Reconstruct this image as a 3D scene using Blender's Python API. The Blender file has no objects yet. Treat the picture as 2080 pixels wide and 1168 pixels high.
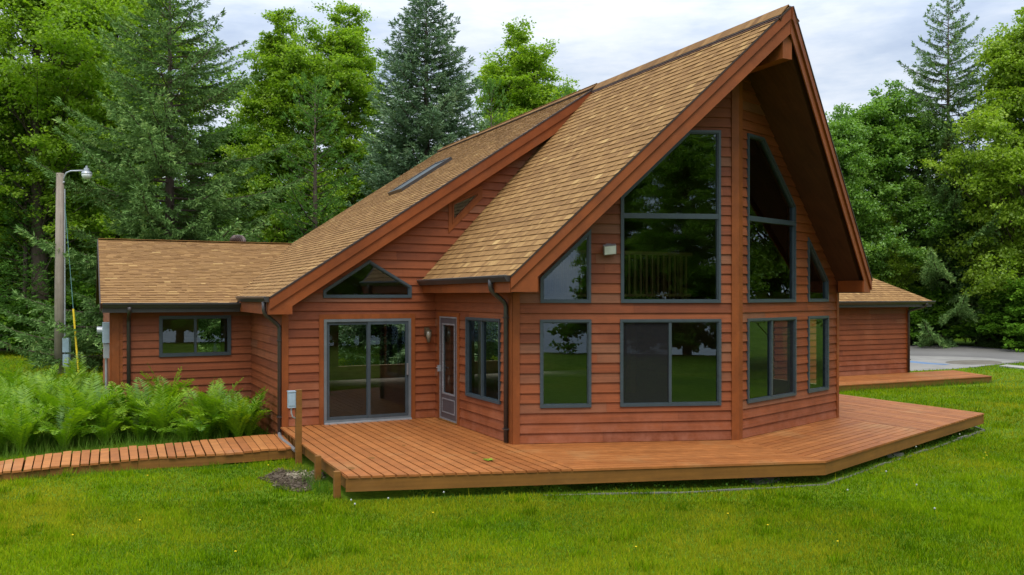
import bpy, math, random
import numpy as np
from mathutils import Vector

RNG = np.random.default_rng(7)
random.seed(7)
scene = bpy.context.scene
COL = scene.collection
R = math.radians

# ------------------------------------------------------------------ scene frame
# X runs along the main front wall, Y is depth (away from the lawn), Z = 0 is the deck surface
CAM = (-6.634, -17.390, 2.6)
YAW = R(25.88)
FPX, Y0 = 1771.99, 598.56
GZ = -0.36                      # lawn level
XR, AP_Y, RZ = 3.828, -6.386, 7.367   # ridge line x, prow apex y, ridge height
S1, S2 = 1.077, 0.656           # roof slopes: steep prow roof, lower main roof
A_, B_, D_ = 3.187, 3.744, 1.331
LW = math.hypot(XR, D_)


def r1z(x): return RZ - S1 * abs(x - XR)
def r2z(x): return RZ - S2 * abs(x - XR)


# ------------------------------------------------------------------ mesh helper
class MB:
    def __init__(self):
        self.v = []; self.f = []; self.r = []

    def face(self, pts, r=None):
        n = len(self.v)
        self.v.extend([tuple(p) for p in pts])
        self.f.append(tuple(range(n, n + len(pts))))
        self.r.append(random.random() if r is None else r)

    def box(self, a, b, r=None):
        x0, y0, z0 = a; x1, y1, z1 = b
        self.obox(((x0 + x1) / 2, (y0 + y1) / 2, (z0 + z1) / 2), (1, 0, 0), (0, 1, 0), (0, 0, 1),
                  abs(x1 - x0) / 2, abs(y1 - y0) / 2, abs(z1 - z0) / 2, r)

    def obox(self, c, ax, ay, az, hx, hy, hz, r=None):
        c = Vector(c); ax = Vector(ax) * hx; ay = Vector(ay) * hy; az = Vector(az) * hz
        if r is None: r = random.random()
        p = lambda i, j, k: c + ax * i + ay * j + az * k
        P = [p(-1, -1, -1), p(1, -1, -1), p(1, 1, -1), p(-1, 1, -1), p(-1, -1, 1), p(1, -1, 1), p(1, 1, 1), p(-1, 1, 1)]
        n = len(self.v); self.v.extend([tuple(q) for q in P])
        for q in ((0, 3, 2, 1), (4, 5, 6, 7), (0, 1, 5, 4), (1, 2, 6, 5), (2, 3, 7, 6), (3, 0, 4, 7)):
            self.f.append(tuple(n + i for i in q)); self.r.append(r)

    def prism(self, pts, off, r=None):
        """closed prism: polygon pts pushed along off"""
        if r is None: r = random.random()
        off = Vector(off); a = [Vector(p) for p in pts]; b = [p + off for p in a]
        n = len(self.v); m = len(a)
        self.v.extend([tuple(p) for p in a] + [tuple(p) for p in b])
        self.f.append(tuple(n + i for i in reversed(range(m)))); self.r.append(r)
        self.f.append(tuple(n + m + i for i in range(m))); self.r.append(r)
        for i in range(m):
            j = (i + 1) % m
            self.f.append((n + i, n + j, n + m + j, n + m + i)); self.r.append(r)

    def tube(self, path, rad, sides=8, r=None, cap=True):
        if r is None: r = random.random()
        P = [Vector(p) for p in path]
        if not hasattr(rad, '__len__'): rad = [rad] * len(P)
        n0 = len(self.v); up = Vector((0, 0, 1)); prev = None
        for i, p in enumerate(P):
            t = (P[min(i + 1, len(P) - 1)] - P[max(i - 1, 0)])
            if t.length < 1e-9: t = Vector((0, 0, 1))
            t.normalize()
            if prev is None:
                a = t.cross(up)
                if a.length < .05: a = t.cross(Vector((1, 0, 0)))
            else:
                a = prev - t * prev.dot(t)
                if a.length < 1e-4: a = t.cross(up)
            a.normalize(); prev = a; b = t.cross(a)
            for k in range(sides):
                an = 2 * math.pi * (k + .5) / sides
                self.v.append(tuple(p + (a * math.cos(an) + b * math.sin(an)) * rad[i]))
        for i in range(len(P) - 1):
            for k in range(sides):
                k2 = (k + 1) % sides
                self.f.append((n0 + i * sides + k, n0 + i * sides + k2, n0 + (i + 1) * sides + k2, n0 + (i + 1) * sides + k)); self.r.append(r)
        if cap:
            self.f.append(tuple(n0 + k for k in reversed(range(sides)))); self.r.append(r)
            e = n0 + (len(P) - 1) * sides
            self.f.append(tuple(e + k for k in range(sides))); self.r.append(r)

    def lathe(self, prof, c, sides=20, r=None):
        if r is None: r = random.random()
        n0 = len(self.v)
        for (rr, z) in prof:
            for k in range(sides):
                a = 2 * math.pi * k / sides
                self.v.append((c[0] + rr * math.cos(a), c[1] + rr * math.sin(a), c[2] + z))
        for i in range(len(prof) - 1):
            for k in range(sides):
                k2 = (k + 1) % sides
                self.f.append((n0 + i * sides + k, n0 + i * sides + k2, n0 + (i + 1) * sides + k2, n0 + (i + 1) * sides + k)); self.r.append(r)
        self.f.append(tuple(n0 + k for k in reversed(range(sides)))); self.r.append(r)
        e = n0 + (len(prof) - 1) * sides
        self.f.append(tuple(e + k for k in range(sides))); self.r.append(r)

    def mesh(self, name, mat, smooth=False):
        me = bpy.data.meshes.new(name)
        me.from_pydata(self.v, [], self.f)
        at = me.attributes.new('rnd', 'FLOAT', 'FACE')
        at.data.foreach_set('value', np.array(self.r, np.float32))
        me.materials.append(mat)
        if smooth: me.polygons.foreach_set('use_smooth', [True] * len(me.polygons))
        me.update()
        return me


def np_mesh(name, verts, faces_n, mat, rnd, extra=None):
    """verts (N, k, 3): N faces of k own vertices each"""
    N, k = verts.shape[:2]
    me = bpy.data.meshes.new(name)
    me.vertices.add(N * k); me.vertices.foreach_set('co', verts.reshape(-1).astype(np.float32))
    me.loops.add(N * k); me.loops.foreach_set('vertex_index', np.arange(N * k, dtype=np.int32))
    me.polygons.add(N)
    me.polygons.foreach_set('loop_start', np.arange(0, N * k, k, dtype=np.int32))
    try: me.polygons.foreach_set('loop_total', np.full(N, k, np.int32))
    except Exception: pass
    me.update(calc_edges=True)
    at = me.attributes.new('rnd', 'FLOAT', 'FACE'); at.data.foreach_set('value', rnd.astype(np.float32))
    if extra is not None:
        a2 = me.attributes.new('patch', 'FLOAT', 'FACE'); a2.data.foreach_set('value', extra.astype(np.float32))
    me.materials.append(mat)
    return me


def thing(name, label, cat, loc=(0, 0, 0), rz=0, group=None):
    o = bpy.data.objects.new(name, None); COL.objects.link(o)
    o.empty_display_size = .2
    o.location = loc; o.rotation_euler = (0, 0, rz)
    o['label'] = label; o['category'] = cat
    if group: o['group'] = group
    return o


def link(name, me, parent=None, world=True):
    """world=True: mesh is in scene coordinates although the parent sits elsewhere"""
    o = bpy.data.objects.new(name, me); COL.objects.link(o)
    if parent is not None:
        o.parent = parent
        if world:
            loc = Vector((0, 0, 0)); q = parent
            while q is not None:
                loc += Vector(q.location); q = q.parent
            o.location = -loc
    return o


def part(name, mb, mat, parent=None, smooth=False, world=True):
    return link(name, mb.mesh(name, mat, smooth), parent, world)


def tag(o, label, cat, group=None):
    o['label'] = label; o['category'] = cat
    if group: o['group'] = group
    return o


def structure(o): o['kind'] = 'structure'; return o
def stuff(o): o['kind'] = 'stuff'; return o


# ------------------------------------------------------------------ materials
def new_mat(name):
    m = bpy.data.materials.new(name); m.use_nodes = True
    nt = m.node_tree; nt.nodes.clear()
    out = nt.nodes.new('ShaderNodeOutputMaterial')
    return m, nt, out


def N(nt, typ, **kw):
    n = nt.nodes.new(typ)
    for k, v in kw.items():
        if k.startswith('i_'):
            key = k[2:]
            n.inputs[int(key) if key.isdigit() else key.replace('_', ' ')].default_value = v
        else: setattr(n, k, v)
    return n


def ramp(nt, stops, src=None, interp='LINEAR'):
    n = nt.nodes.new('ShaderNodeValToRGB'); cr = n.color_ramp; cr.interpolation = interp
    while len(cr.elements) > 1: cr.elements.remove(cr.elements[0])
    cr.elements[0].position = stops[0][0]; cr.elements[0].color = (*stops[0][1], 1)
    for p, c in stops[1:]:
        e = cr.elements.new(p); e.color = (*c, 1)
    if src is not None: nt.links.new(src, n.inputs[0])
    return n


def mixc(nt, fac, a, b, blend='MIX'):
    n = nt.nodes.new('ShaderNodeMix'); n.data_type = 'RGBA'; n.blend_type = blend
    for sock, val in ((n.inputs[0], fac), (n.inputs[6], a), (n.inputs[7], b)):
        if hasattr(val, 'is_linked') or hasattr(val, 'links'): nt.links.new(val, sock)
        else: sock.default_value = val if not isinstance(val, tuple) else (*val, 1)
    return n.outputs[2]


def noise(nt, scale, detail=4, vec=None, rough=.55, stretch=None):
    if vec is None:
        tc = nt.nodes.new('ShaderNodeTexCoord'); vec = tc.outputs['Object']
    if stretch:
        mp = nt.nodes.new('ShaderNodeMapping'); mp.inputs['Scale'].default_value = stretch
        if len(stretch) == 3: nt.links.new(vec, mp.inputs[0])
        vec = mp.outputs[0]
    n = nt.nodes.new('ShaderNodeTexNoise'); n.inputs['Scale'].default_value = scale
    n.inputs['Detail'].default_value = detail; n.inputs['Roughness'].default_value = rough
    nt.links.new(vec, n.inputs['Vector'])
    return n.outputs['Fac']


def rnd_attr(nt, name='rnd'):
    a = nt.nodes.new('ShaderNodeAttribute'); a.attribute_name = name
    return a.outputs['Fac']


def principled(nt, out, color, rough=.6, spec=.3, metal=0, bump=None, bstr=.3, bdist=.01):
    p = nt.nodes.new('ShaderNodeBsdfPrincipled')
    if isinstance(color, tuple): p.inputs['Base Color'].default_value = (*color, 1)
    else: nt.links.new(color, p.inputs['Base Color'])
    if isinstance(rough, (int, float)): p.inputs['Roughness'].default_value = rough
    else: nt.links.new(rough, p.inputs['Roughness'])
    p.inputs['Specular IOR Level'].default_value = spec
    p.inputs['Metallic'].default_value = metal
    if bump is not None:
        b = nt.nodes.new('ShaderNodeBump'); b.inputs['Strength'].default_value = bstr
        b.inputs['Distance'].default_value = bdist
        nt.links.new(bump, b.inputs['Height']); nt.links.new(b.outputs[0], p.inputs['Normal'])
    nt.links.new(p.outputs[0], out.inputs[0])
    return p


def wood_mat(name, stops, streak, wear=(.40, .24, .14), wear_lo=.58, wear_hi=.78, wear_amt=.35, rough=.62, wear_scale=1.1, spec=.3):
    """stained board: tone per board, fine streaks along the grain, blotchy fading"""
    m, nt, out = new_mat(name)
    base = ramp(nt, stops, rnd_attr(nt)).outputs[0]
    s = noise(nt, 1.0, 6, stretch=streak, rough=.65)
    st = ramp(nt, [(.25, (.72, .72, .72)), (.7, (1.12, 1.12, 1.12))], s).outputs[0]
    c = mixc(nt, 1.0, base, st, 'MULTIPLY')
    w = noise(nt, wear_scale, 5, rough=.65)
    wf = ramp(nt, [(wear_lo, (0, 0, 0)), (wear_hi, (wear_amt,) * 3)], w).outputs[0]
    c = mixc(nt, wf, c, wear)
    d = noise(nt, 2.3, 6, rough=.7)
    df = ramp(nt, [(.3, (.78,) * 3), (.6, (1.05,) * 3)], d).outputs[0]
    c = mixc(nt, .8, c, df, 'MULTIPLY')
    principled(nt, out, c, rough, spec, bump=s, bstr=.35, bdist=.006)
    return m


M = {}
M['siding'] = wood_mat('siding_stain', [(0, (.185, .045, .0125)), (.4, (.238, .059, .0155)), (.75, (.266, .069, .0185)), (1, (.22, .080, .034))],
                       (.7, .7, 34), wear=(.36, .13, .06), wear_amt=.4)
M['trim'] = wood_mat('trim_stain', [(0, (.222, .057, .0095)), (1, (.25, .065, .0115))], (6, 6, 2.5), wear=(.36, .16, .08), wear_amt=.3)
M['rake'] = wood_mat('rake_stain', [(0, (.225, .053, .0085)), (1, (.255, .062, .0105))], (1.5, 1.5, 1.5), wear=(.36, .14, .07), wear_amt=.25)
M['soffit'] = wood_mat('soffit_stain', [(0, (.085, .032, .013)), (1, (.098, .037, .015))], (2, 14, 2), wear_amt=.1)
M['deck'] = wood_mat('deck_stain', [(0, (.295, .093, .021)), (.5, (.365, .124, .029)), (1, (.42, .151, .039))], (5, 5, 5),
                     wear=(.42, .24, .09), wear_lo=.54, wear_hi=.75, wear_amt=.55, wear_scale=.75, rough=.55)
M['deck_fascia'] = wood_mat('deck_fascia_stain', [(0, (.215, .090, .014)), (1, (.235, .10, .018))], (.8, .8, 16), wear=(.30, .15, .05), wear_amt=.25)
M['walk'] = wood_mat('walk_stain', [(0, (.33, .108, .025)), (.6, (.41, .145, .034)), (1, (.45, .175, .045))], (5, 5, 5), wear=(.5, .3, .17), wear_amt=.4, rough=.6)
M['pole'] = wood_mat('pole_wood', [(0, (.30, .245, .19)), (1, (.32, .26, .20))], (22, 22, .8), wear=(.2, .13, .08), wear_amt=.5, rough=.85)
M['pine'] = wood_mat('pine_boards', [(0, (.40, .25, .11)), (1, (.46, .30, .14))], (2, 2, 12), wear_amt=.1)


def dusty_siding():
    m = M['siding']; nt = m.node_tree
    p = [n for n in nt.nodes if n.type == 'BSDF_PRINCIPLED'][0]; src = p.inputs['Base Color'].links[0].from_socket
    tc = nt.nodes.new('ShaderNodeTexCoord'); sx = nt.nodes.new('ShaderNodeSeparateXYZ'); nt.links.new(tc.outputs['Object'], sx.inputs[0])
    mr = N(nt, 'ShaderNodeMapRange'); mr.inputs['From Min'].default_value = .75; mr.inputs['From Max'].default_value = .0; mr.inputs['To Max'].default_value = .55
    nt.links.new(sx.outputs['Z'], mr.inputs['Value'])
    n = noise(nt, 3.2, 6, rough=.7); f = ramp(nt, [(.42, (0, 0, 0)), (.68, (1, 1, 1))], n).outputs[0]
    mu = N(nt, 'ShaderNodeMath', operation='MULTIPLY'); nt.links.new(mr.outputs[0], mu.inputs[0]); nt.links.new(f, mu.inputs[1])
    nt.links.new(mixc(nt, mu.outputs[0], src, (.36, .135, .075)), p.inputs['Base Color'])


dusty_siding()


def plain(name, col, rough=.5, spec=.3, metal=0, var=.12, scale=6):
    m, nt, out = new_mat(name)
    n = noise(nt, scale, 5)
    f = ramp(nt, [(.3, (1 - var,) * 3), (.7, (1 + var,) * 3)], n).outputs[0]
    c = mixc(nt, 1.0, col, f, 'MULTIPLY')
    principled(nt, out, c, rough, spec, metal, bump=n, bstr=.08)
    return m


M['frame'] = plain('window_metal', (.046, .062, .070), .38, .5)
M['frame_dark'] = plain('window_metal_dark', (.035, .045, .05), .4, .5)
M['alu'] = plain('aluminium', (.17, .19, .20), .35, .5, .3)
M['gutter'] = plain('gutter_metal', (.045, .038, .034), .35, .5)
M['gutter_edge'] = plain('gutter_lip', (.20, .185, .18), .35, .5)
M['door_grey'] = plain('door_paint', (.075, .065, .068), .45, .4)
M['door_trim'] = plain('door_trim_grey', (.22, .21, .21), .45, .4)
M['steel'] = plain('galvanised', (.42, .44, .45), .42, .5, .5)
M['box_grey'] = plain('box_grey', (.33, .42, .47), .45, .4)
M['brass'] = plain('aged_brass', (.16, .12, .07), .3, .6, .7)
M['white_lamp'] = plain('lamp_glass', (.62, .64, .60), .25, .5)
M['amber'] = plain('smoked_glass', (.20, .17, .12), .15, .6)
M['yellow'] = plain('yellow_guard', (.75, .52, .02), .45, .4)
M['wire'] = plain('guy_wire', (.10, .22, .20), .4, .5)
M['vent'] = plain('vent_brown', (.075, .045, .035), .4, .5, .3)
M['concrete'] = plain('concrete', (.15, .145, .115), .9, .2, 0, .2, 3)
M['sidewalk'] = plain('sidewalk_concrete', (.33, .31, .27), .9, .2, 0, .15, 2)
M['interior'] = plain('interior_wall', (.40, .34, .26), .8, .2)
M['carpet'] = plain('carpet', (.46, .37, .27), .95, .1)
M['vertical'] = plain('curtain_cream', (.42, .37, .27), .9, .1)
M['dark_roof_edge'] = plain('drip_edge', (.045, .028, .02), .6, .3)
M['pine_dimmed'] = plain('dimmed_rail', (.20, .13, .05), .5, .3)  # pine darkened so the colour carries the dim indoor light on the railing
M['bark'] = wood_mat('bark', [(0, (.085, .06, .043)), (1, (.12, .09, .066))], (9, 9, 1.6), wear=(.17, .15, .12), wear_amt=.5, rough=.95)
M['mail_white'] = plain('white_iron', (.62, .62, .6), .4, .4)


def glass_mat(name, tint, ior=1.75, rough=0.0, wavy=.0):
    m, nt, out = new_mat(name)
    fr = N(nt, 'ShaderNodeFresnel'); fr.inputs['IOR'].default_value = ior
    t = N(nt, 'ShaderNodeBsdfTransparent'); t.inputs[0].default_value = (*tint, 1)
    g = N(nt, 'ShaderNodeBsdfGlossy'); g.inputs['Roughness'].default_value = rough
    g.inputs['Color'].default_value = (.74, .90, 1.0, 1)
    if wavy:
        n = noise(nt, 1.5, 2)
        b = N(nt, 'ShaderNodeBump'); b.inputs['Strength'].default_value = wavy; b.inputs['Distance'].default_value = .05
        nt.links.new(n, b.inputs['Height']); nt.links.new(b.outputs[0], g.inputs['Normal'])
    mx = N(nt, 'ShaderNodeMixShader')
    nt.links.new(fr.outputs[0], mx.inputs[0]); nt.links.new(t.outputs[0], mx.inputs[1]); nt.links.new(g.outputs[0], mx.inputs[2])
    nt.links.new(mx.outputs[0], out.inputs[0])
    return m


M['glass'] = glass_mat('window_glass', (.74, .78, .70), 2.0, 0.0, .006)
M['glass_clear'] = glass_mat('door_glass', (.82, .82, .76), 1.75)


def screen_mat():
    m, nt, out = new_mat('insect_screen')
    t = N(nt, 'ShaderNodeBsdfTransparent'); t.inputs[0].default_value = (.75, .75, .75, 1)
    d = N(nt, 'ShaderNodeBsdfDiffuse'); d.inputs[0].default_value = (.035, .035, .037, 1)
    mx = N(nt, 'ShaderNodeMixShader'); mx.inputs[0].default_value = .45
    nt.links.new(t.outputs[0], mx.inputs[1]); nt.links.new(d.outputs[0], mx.inputs[2]); nt.links.new(mx.outputs[0], out.inputs[0])
    return m


M['screen'] = screen_mat()


def shingle_mat():
    m, nt, out = new_mat('asphalt_shingle')
    c = ramp(nt, [(0, (.155, .080, .030)), (.22, (.205, .110, .042)), (.5, (.262, .146, .055)), (.74, (.315, .182, .070)), (.9, (.375, .232, .090)), (1, (.43, .28, .112))], rnd_attr(nt)).outputs[0]
    g = noise(nt, 95, 3, rough=.7)
    gf = ramp(nt, [(.3, (.74,) * 3), (.7, (1.22,) * 3)], g).outputs[0]
    c = mixc(nt, 1.0, c, gf, 'MULTIPLY')
    b = noise(nt, .55, 5, rough=.6)
    bf = ramp(nt, [(.32, (1.06, 1.04, 1.0)), (.68, (1.17, 1.14, 1.1))], b).outputs[0]
    c = mixc(nt, 1.0, c, bf, 'MULTIPLY')
    principled(nt, out, c, .92, .15, bump=g, bstr=.5, bdist=.006)
    return m


M['shingle'] = shingle_mat()


def leaf_mat(name, stops, transl=.4, rough=.5, gloss=.03, tcol=None):
    m, nt, out = new_mat(name)
    c = ramp(nt, stops, rnd_attr(nt)).outputs[0]
    d = N(nt, 'ShaderNodeBsdfDiffuse'); nt.links.new(c, d.inputs[0])
    t = N(nt, 'ShaderNodeBsdfTranslucent')
    tc = mixc(nt, 1.0, c, tcol or (1.15, 1.25, .5), 'MULTIPLY'); nt.links.new(tc, t.inputs[0])
    m1 = N(nt, 'ShaderNodeMixShader'); m1.inputs[0].default_value = transl
    nt.links.new(d.outputs[0], m1.inputs[1]); nt.links.new(t.outputs[0], m1.inputs[2])
    g = N(nt, 'ShaderNodeBsdfGlossy'); g.inputs['Roughness'].default_value = rough; g.inputs[0].default_value = (.8, .85, .8, 1)
    m2 = N(nt, 'ShaderNodeMixShader'); m2.inputs[0].default_value = gloss
    nt.links.new(m1.outputs[0], m2.inputs[1]); nt.links.new(g.outputs[0], m2.inputs[2])
    nt.links.new(m2.outputs[0], out.inputs[0])
    return m


M['maple'] = leaf_mat('maple_leaf', [(0, (0.137, 0.237, 0.015)), (.5, (0.253, 0.397, 0.026)), (1, (0.396, 0.522, 0.053))], .5)
M['maple_dark'] = leaf_mat('broadleaf_dark', [(0, (0.091, 0.200, 0.026)), (.5, (0.167, 0.313, 0.041)), (1, (0.270, 0.439, 0.058))], .42, gloss=.04)
M['yellow_green'] = leaf_mat('yellow_green_leaf', [(0, (0.158, 0.249, 0.018)), (.5, (0.270, 0.397, 0.029)), (1, (0.408, 0.522, 0.053))], .45)
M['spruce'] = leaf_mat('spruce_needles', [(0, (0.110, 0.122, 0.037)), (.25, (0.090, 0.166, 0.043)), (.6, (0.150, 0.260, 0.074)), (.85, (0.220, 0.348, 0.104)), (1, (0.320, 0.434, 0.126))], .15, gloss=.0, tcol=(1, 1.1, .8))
M['blue_spruce'] = leaf_mat('blue_spruce_needles', [(0, (0.072, 0.120, 0.051)), (.4, (0.112, 0.199, 0.092)), (.8, (0.208, 0.311, 0.160)), (1, (0.303, 0.398, 0.199))], .12, gloss=.01, tcol=(1, 1.1, .9))
M['pine_needles'] = leaf_mat('pine_needle_tufts', [(0, (0.069, 0.149, 0.030)), (.5, (0.117, 0.245, 0.047)), (1, (0.215, 0.376, 0.074))], .25, gloss=.0, tcol=(1.1, 1.1, .7))
M['fern'] = leaf_mat('fern_frond', [(0, (0.067, 0.173, 0.005)), (.5, (0.174, 0.316, 0.008)), (1, (0.325, 0.459, 0.016))], .4)
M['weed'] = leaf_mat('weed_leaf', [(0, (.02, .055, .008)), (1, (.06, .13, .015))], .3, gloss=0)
M['shrub'] = leaf_mat('undergrowth_leaf', [(0, (0.069, 0.164, 0.018)), (.6, (0.128, 0.265, 0.025)), (1, (0.234, 0.400, 0.036))], .35, gloss=0)


def grass_mat(name, lo, mid, hi, dry):
    m, nt, out = new_mat(name)
    c = ramp(nt, [(0, lo), (.5, mid), (1, hi)], rnd_attr(nt)).outputs[0]
    p = rnd_attr(nt, 'patch')
    pf = ramp(nt, [(.40, (0, 0, 0)), (.85, (.8,) * 3)], p).outputs[0]
    c = mixc(nt, pf, c, dry)
    d = N(nt, 'ShaderNodeBsdfDiffuse'); nt.links.new(c, d.inputs[0])
    t = N(nt, 'ShaderNodeBsdfTranslucent'); nt.links.new(c, t.inputs[0])
    mx = N(nt, 'ShaderNodeMixShader'); mx.inputs[0].default_value = .35
    nt.links.new(d.outputs[0], mx.inputs[1]); nt.links.new(t.outputs[0], mx.inputs[2])
    nt.links.new(mx.outputs[0], out.inputs[0])
    return m


M['grass'] = grass_mat('lawn_grass', (.046, .112, .002), (.150, .272, .002), (.29, .42, .008), (.46, .40, .018))
M['tall_grass'] = grass_mat('tall_grass_blades', (.05, .13, .012), (.09, .20, .016), (.15, .28, .03), (.2, .26, .05))


def ground_mat():
    m, nt, out = new_mat('lawn_soil')
    n1 = noise(nt, .35, 6, rough=.6); n2 = noise(nt, 14, 5, rough=.7)
    c1 = ramp(nt, [(.3, (.06, .12, .004)), (.55, (.10, .175, .005)), (.75, (.15, .19, .010))], n1).outputs[0]
    f2 = ramp(nt, [(.3, (.55,) * 3), (.7, (1.25,) * 3)], n2).outputs[0]
    c = mixc(nt, 1.0, c1, f2, 'MULTIPLY')
    principled(nt, out, c, .95, .1, bump=n2, bstr=.6, bdist=.03)
    return m


M['ground'] = ground_mat()


def asphalt_mat():
    m, nt, out = new_mat('driveway_asphalt')
    n1 = noise(nt, .25, 5, rough=.65); n2 = noise(nt, 30, 4, rough=.7)
    c1 = ramp(nt, [(.3, (.140, .13, .118)), (.7, (.20, .186, .168))], n1).outputs[0]
    f2 = ramp(nt, [(.3, (.85,) * 3), (.7, (1.12,) * 3)], n2).outputs[0]
    principled(nt, out, mixc(nt, 1.0, c1, f2, 'MULTIPLY'), .9, .2, bump=n2, bstr=.3)
    return m


M['asphalt'] = asphalt_mat()
M['apron'] = plain('driveway_concrete', (.245, .228, .20), .9, .2, 0, .14, 1.5)
M['dirt'] = plain('dirt', (.155, .135, .105), .95, .1, 0, .25, 3)
M['chalk'] = plain('blue_paint', (.12, .19, .30), .85, .2, 0, .25, 2)
M['mulch'] = wood_mat('mulch_bits', [(0, (.06, .042, .024)), (.6, (.13, .095, .058)), (1, (.40, .33, .23))], (20, 20, 20), wear_amt=.2, rough=.95)
M['dandelion_white'] = plain('dandelion_down', (.42, .43, .38), .9, .1)
M['dandelion_yellow'] = plain('dandelion_petals', (.78, .55, .02), .8, .1)


# ------------------------------------------------------------------ walls
class Wall:
    def __init__(self, o, u):
        l = math.hypot(*u); self.o = o; self.u = (u[0] / l, u[1] / l); self.n = (self.u[1], -self.u[0])

    def p(self, u, z, off=0.0):
        return (self.o[0] + self.u[0] * u + self.n[0] * off, self.o[1] + self.u[1] * u + self.n[1] * off, z)

    def vec(self, d): return (self.n[0] * d, self.n[1] * d, 0)


def traps(polys, levels):
    """even-odd trapezoids of a set of (u,z) polygons between consecutive levels"""
    zs = sorted(set([round(p[1], 5) for P in polys for p in P] + [round(l, 5) for l in levels]))
    lo, hi = min(p[1] for P in polys for p in P), max(p[1] for P in polys for p in P)
    out = []
    for z0, z1 in zip(zs, zs[1:]):
        if z1 - z0 < 1e-4 or z0 < lo - 1e-6 or z1 > hi + 1e-6: continue
        zm = (z0 + z1) / 2; E = []
        for P in polys:
            for (ua, za), (ub, zb) in zip(P, P[1:] + P[:1]):
                if (za <= zm) != (zb <= zm):
                    g = lambda z: ua + (ub - ua) * (z - za) / (zb - za)
                    E.append((g(zm), g(z0), g(z1)))
        E.sort()
        for a, b in zip(E[::2], E[1::2]):
            out.append((z0, z1, a[1], b[1], a[2], b[2]))
    return out


EXPO = .1745


def siding(w, poly, holes, zbase=0.01, expo=EXPO, back=-.14, seed=1):
    """lap siding boards (outer) and plain inner face with reveals (inner)"""
    rg = random.Random(seed)
    out = MB(); inn = MB()
    zmin = min(p[1] for p in poly); zmax = max(p[1] for p in poly)
    k0 = math.floor((zmin - zbase) / expo); k1 = math.ceil((zmax - zbase) / expo)
    cuts = {}; tones = {}
    um = min(p[0] for p in poly); ux = max(p[0] for p in poly)
    for k in range(k0, k1 + 1):
        c = []; u = um + rg.uniform(.8, 4.5)
        while u < ux: c.append(u); u += rg.uniform(2.4, 4.8)
        cuts[k] = c
        tones[k] = [min(1, max(0, rg.gauss(.5, .27))) for _ in range(len(c) + 1)]
    for (z0, z1, a0, b0, a1, b1) in traps([poly] + holes, [zbase + expo * k for k in range(k0, k1 + 1)]):
        k = math.floor(((z0 + z1) / 2 - zbase) / expo)
        off = lambda z: .003 + .028 * (1 - (z - (zbase + k * expo)) / expo)
        segs = [(a0, b0, a1, b1)]
        for c in cuts[k]:
            ns = []
            for (p0, q0, p1, q1) in segs:
                if max(p0, p1) + .05 < c < min(q0, q1) - .05:
                    ns += [(p0, c - .0015, p1, c - .0015), (c + .0015, q0, c + .0015, q1)]
                else: ns.append((p0, q0, p1, q1))
            segs = ns
        for (p0, q0, p1, q1) in segs:
            mid = (p0 + q0 + p1 + q1) / 4
            t = tones[k][sum(1 for c in cuts[k] if c < mid)]
            o0, o1 = off(z0), off(z1)
            out.face([w.p(p0, z0, o0), w.p(q0, z0, o0), w.p(q1, z1, o1), w.p(p1, z1, o1)], t)
            if abs(z0 - (zbase + k * expo)) < 1e-3:
                out.face([w.p(q0, z0, o0), w.p(p0, z0, o0), w.p(p0, z0, .0), w.p(q0, z0, .0)], t)
    for (z0, z1, a0, b0, a1, b1) in traps([poly] + holes, []):
        inn.face([w.p(b0, z0, back), w.p(a0, z0, back), w.p(a1, z1, back), w.p(b1, z1, back)], .5)
        out.face([w.p(a0, z0, -.012), w.p(b0, z0, -.012), w.p(b1, z1, -.012), w.p(a1, z1, -.012)], .0)
    for h in holes:
        for (a, b) in zip(h, h[1:] + h[:1]):
            inn.face([w.p(*a, back), w.p(*b, back), w.p(*b, .004), w.p(*a, .004)], .5)
    return out, inn


def inset(poly, d):
    """inset a CCW convex polygon"""
    n = len(poly); L = []
    for i in range(n):
        (x0, y0), (x1, y1) = poly[i], poly[(i + 1) % n]
        l = math.hypot(x1 - x0, y1 - y0); nx, ny = -(y1 - y0) / l, (x1 - x0) / l
        L.append((nx, ny, nx * x0 + ny * y0 + d))
    out = []
    for i in range(n):
        a, b = L[i - 1], L[i]; det = a[0] * b[1] - a[1] * b[0]
        out.append(((a[2] * b[1] - a[1] * b[2]) / det, (a[0] * b[2] - a[2] * b[0]) / det))
    return out


def ring(mb, w, P, Q, front, backo, r=None):
    """frame ring between outer polygon P and inner polygon Q"""
    n = len(P); r = random.random() if r is None else r
    for i in range(n):
        j = (i + 1) % n
        mb.face([w.p(*P[i], front), w.p(*P[j], front), w.p(*Q[j], front), w.p(*Q[i], front)], r)
        mb.face([w.p(*P[j], front), w.p(*P[i], front), w.p(*P[i], backo), w.p(*P[j], backo)], r)
        mb.face([w.p(*Q[i], front), w.p(*Q[j], front), w.p(*Q[j], backo), w.p(*Q[i], backo)], r)


def bar(mb, w, u0, u1, z0, z1, front, backo):
    mb.prism([w.p(u0, z0, backo), w.p(u1, z0, backo), w.p(u1, z1, backo), w.p(u0, z1, backo)], w.vec(front - backo))


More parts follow.
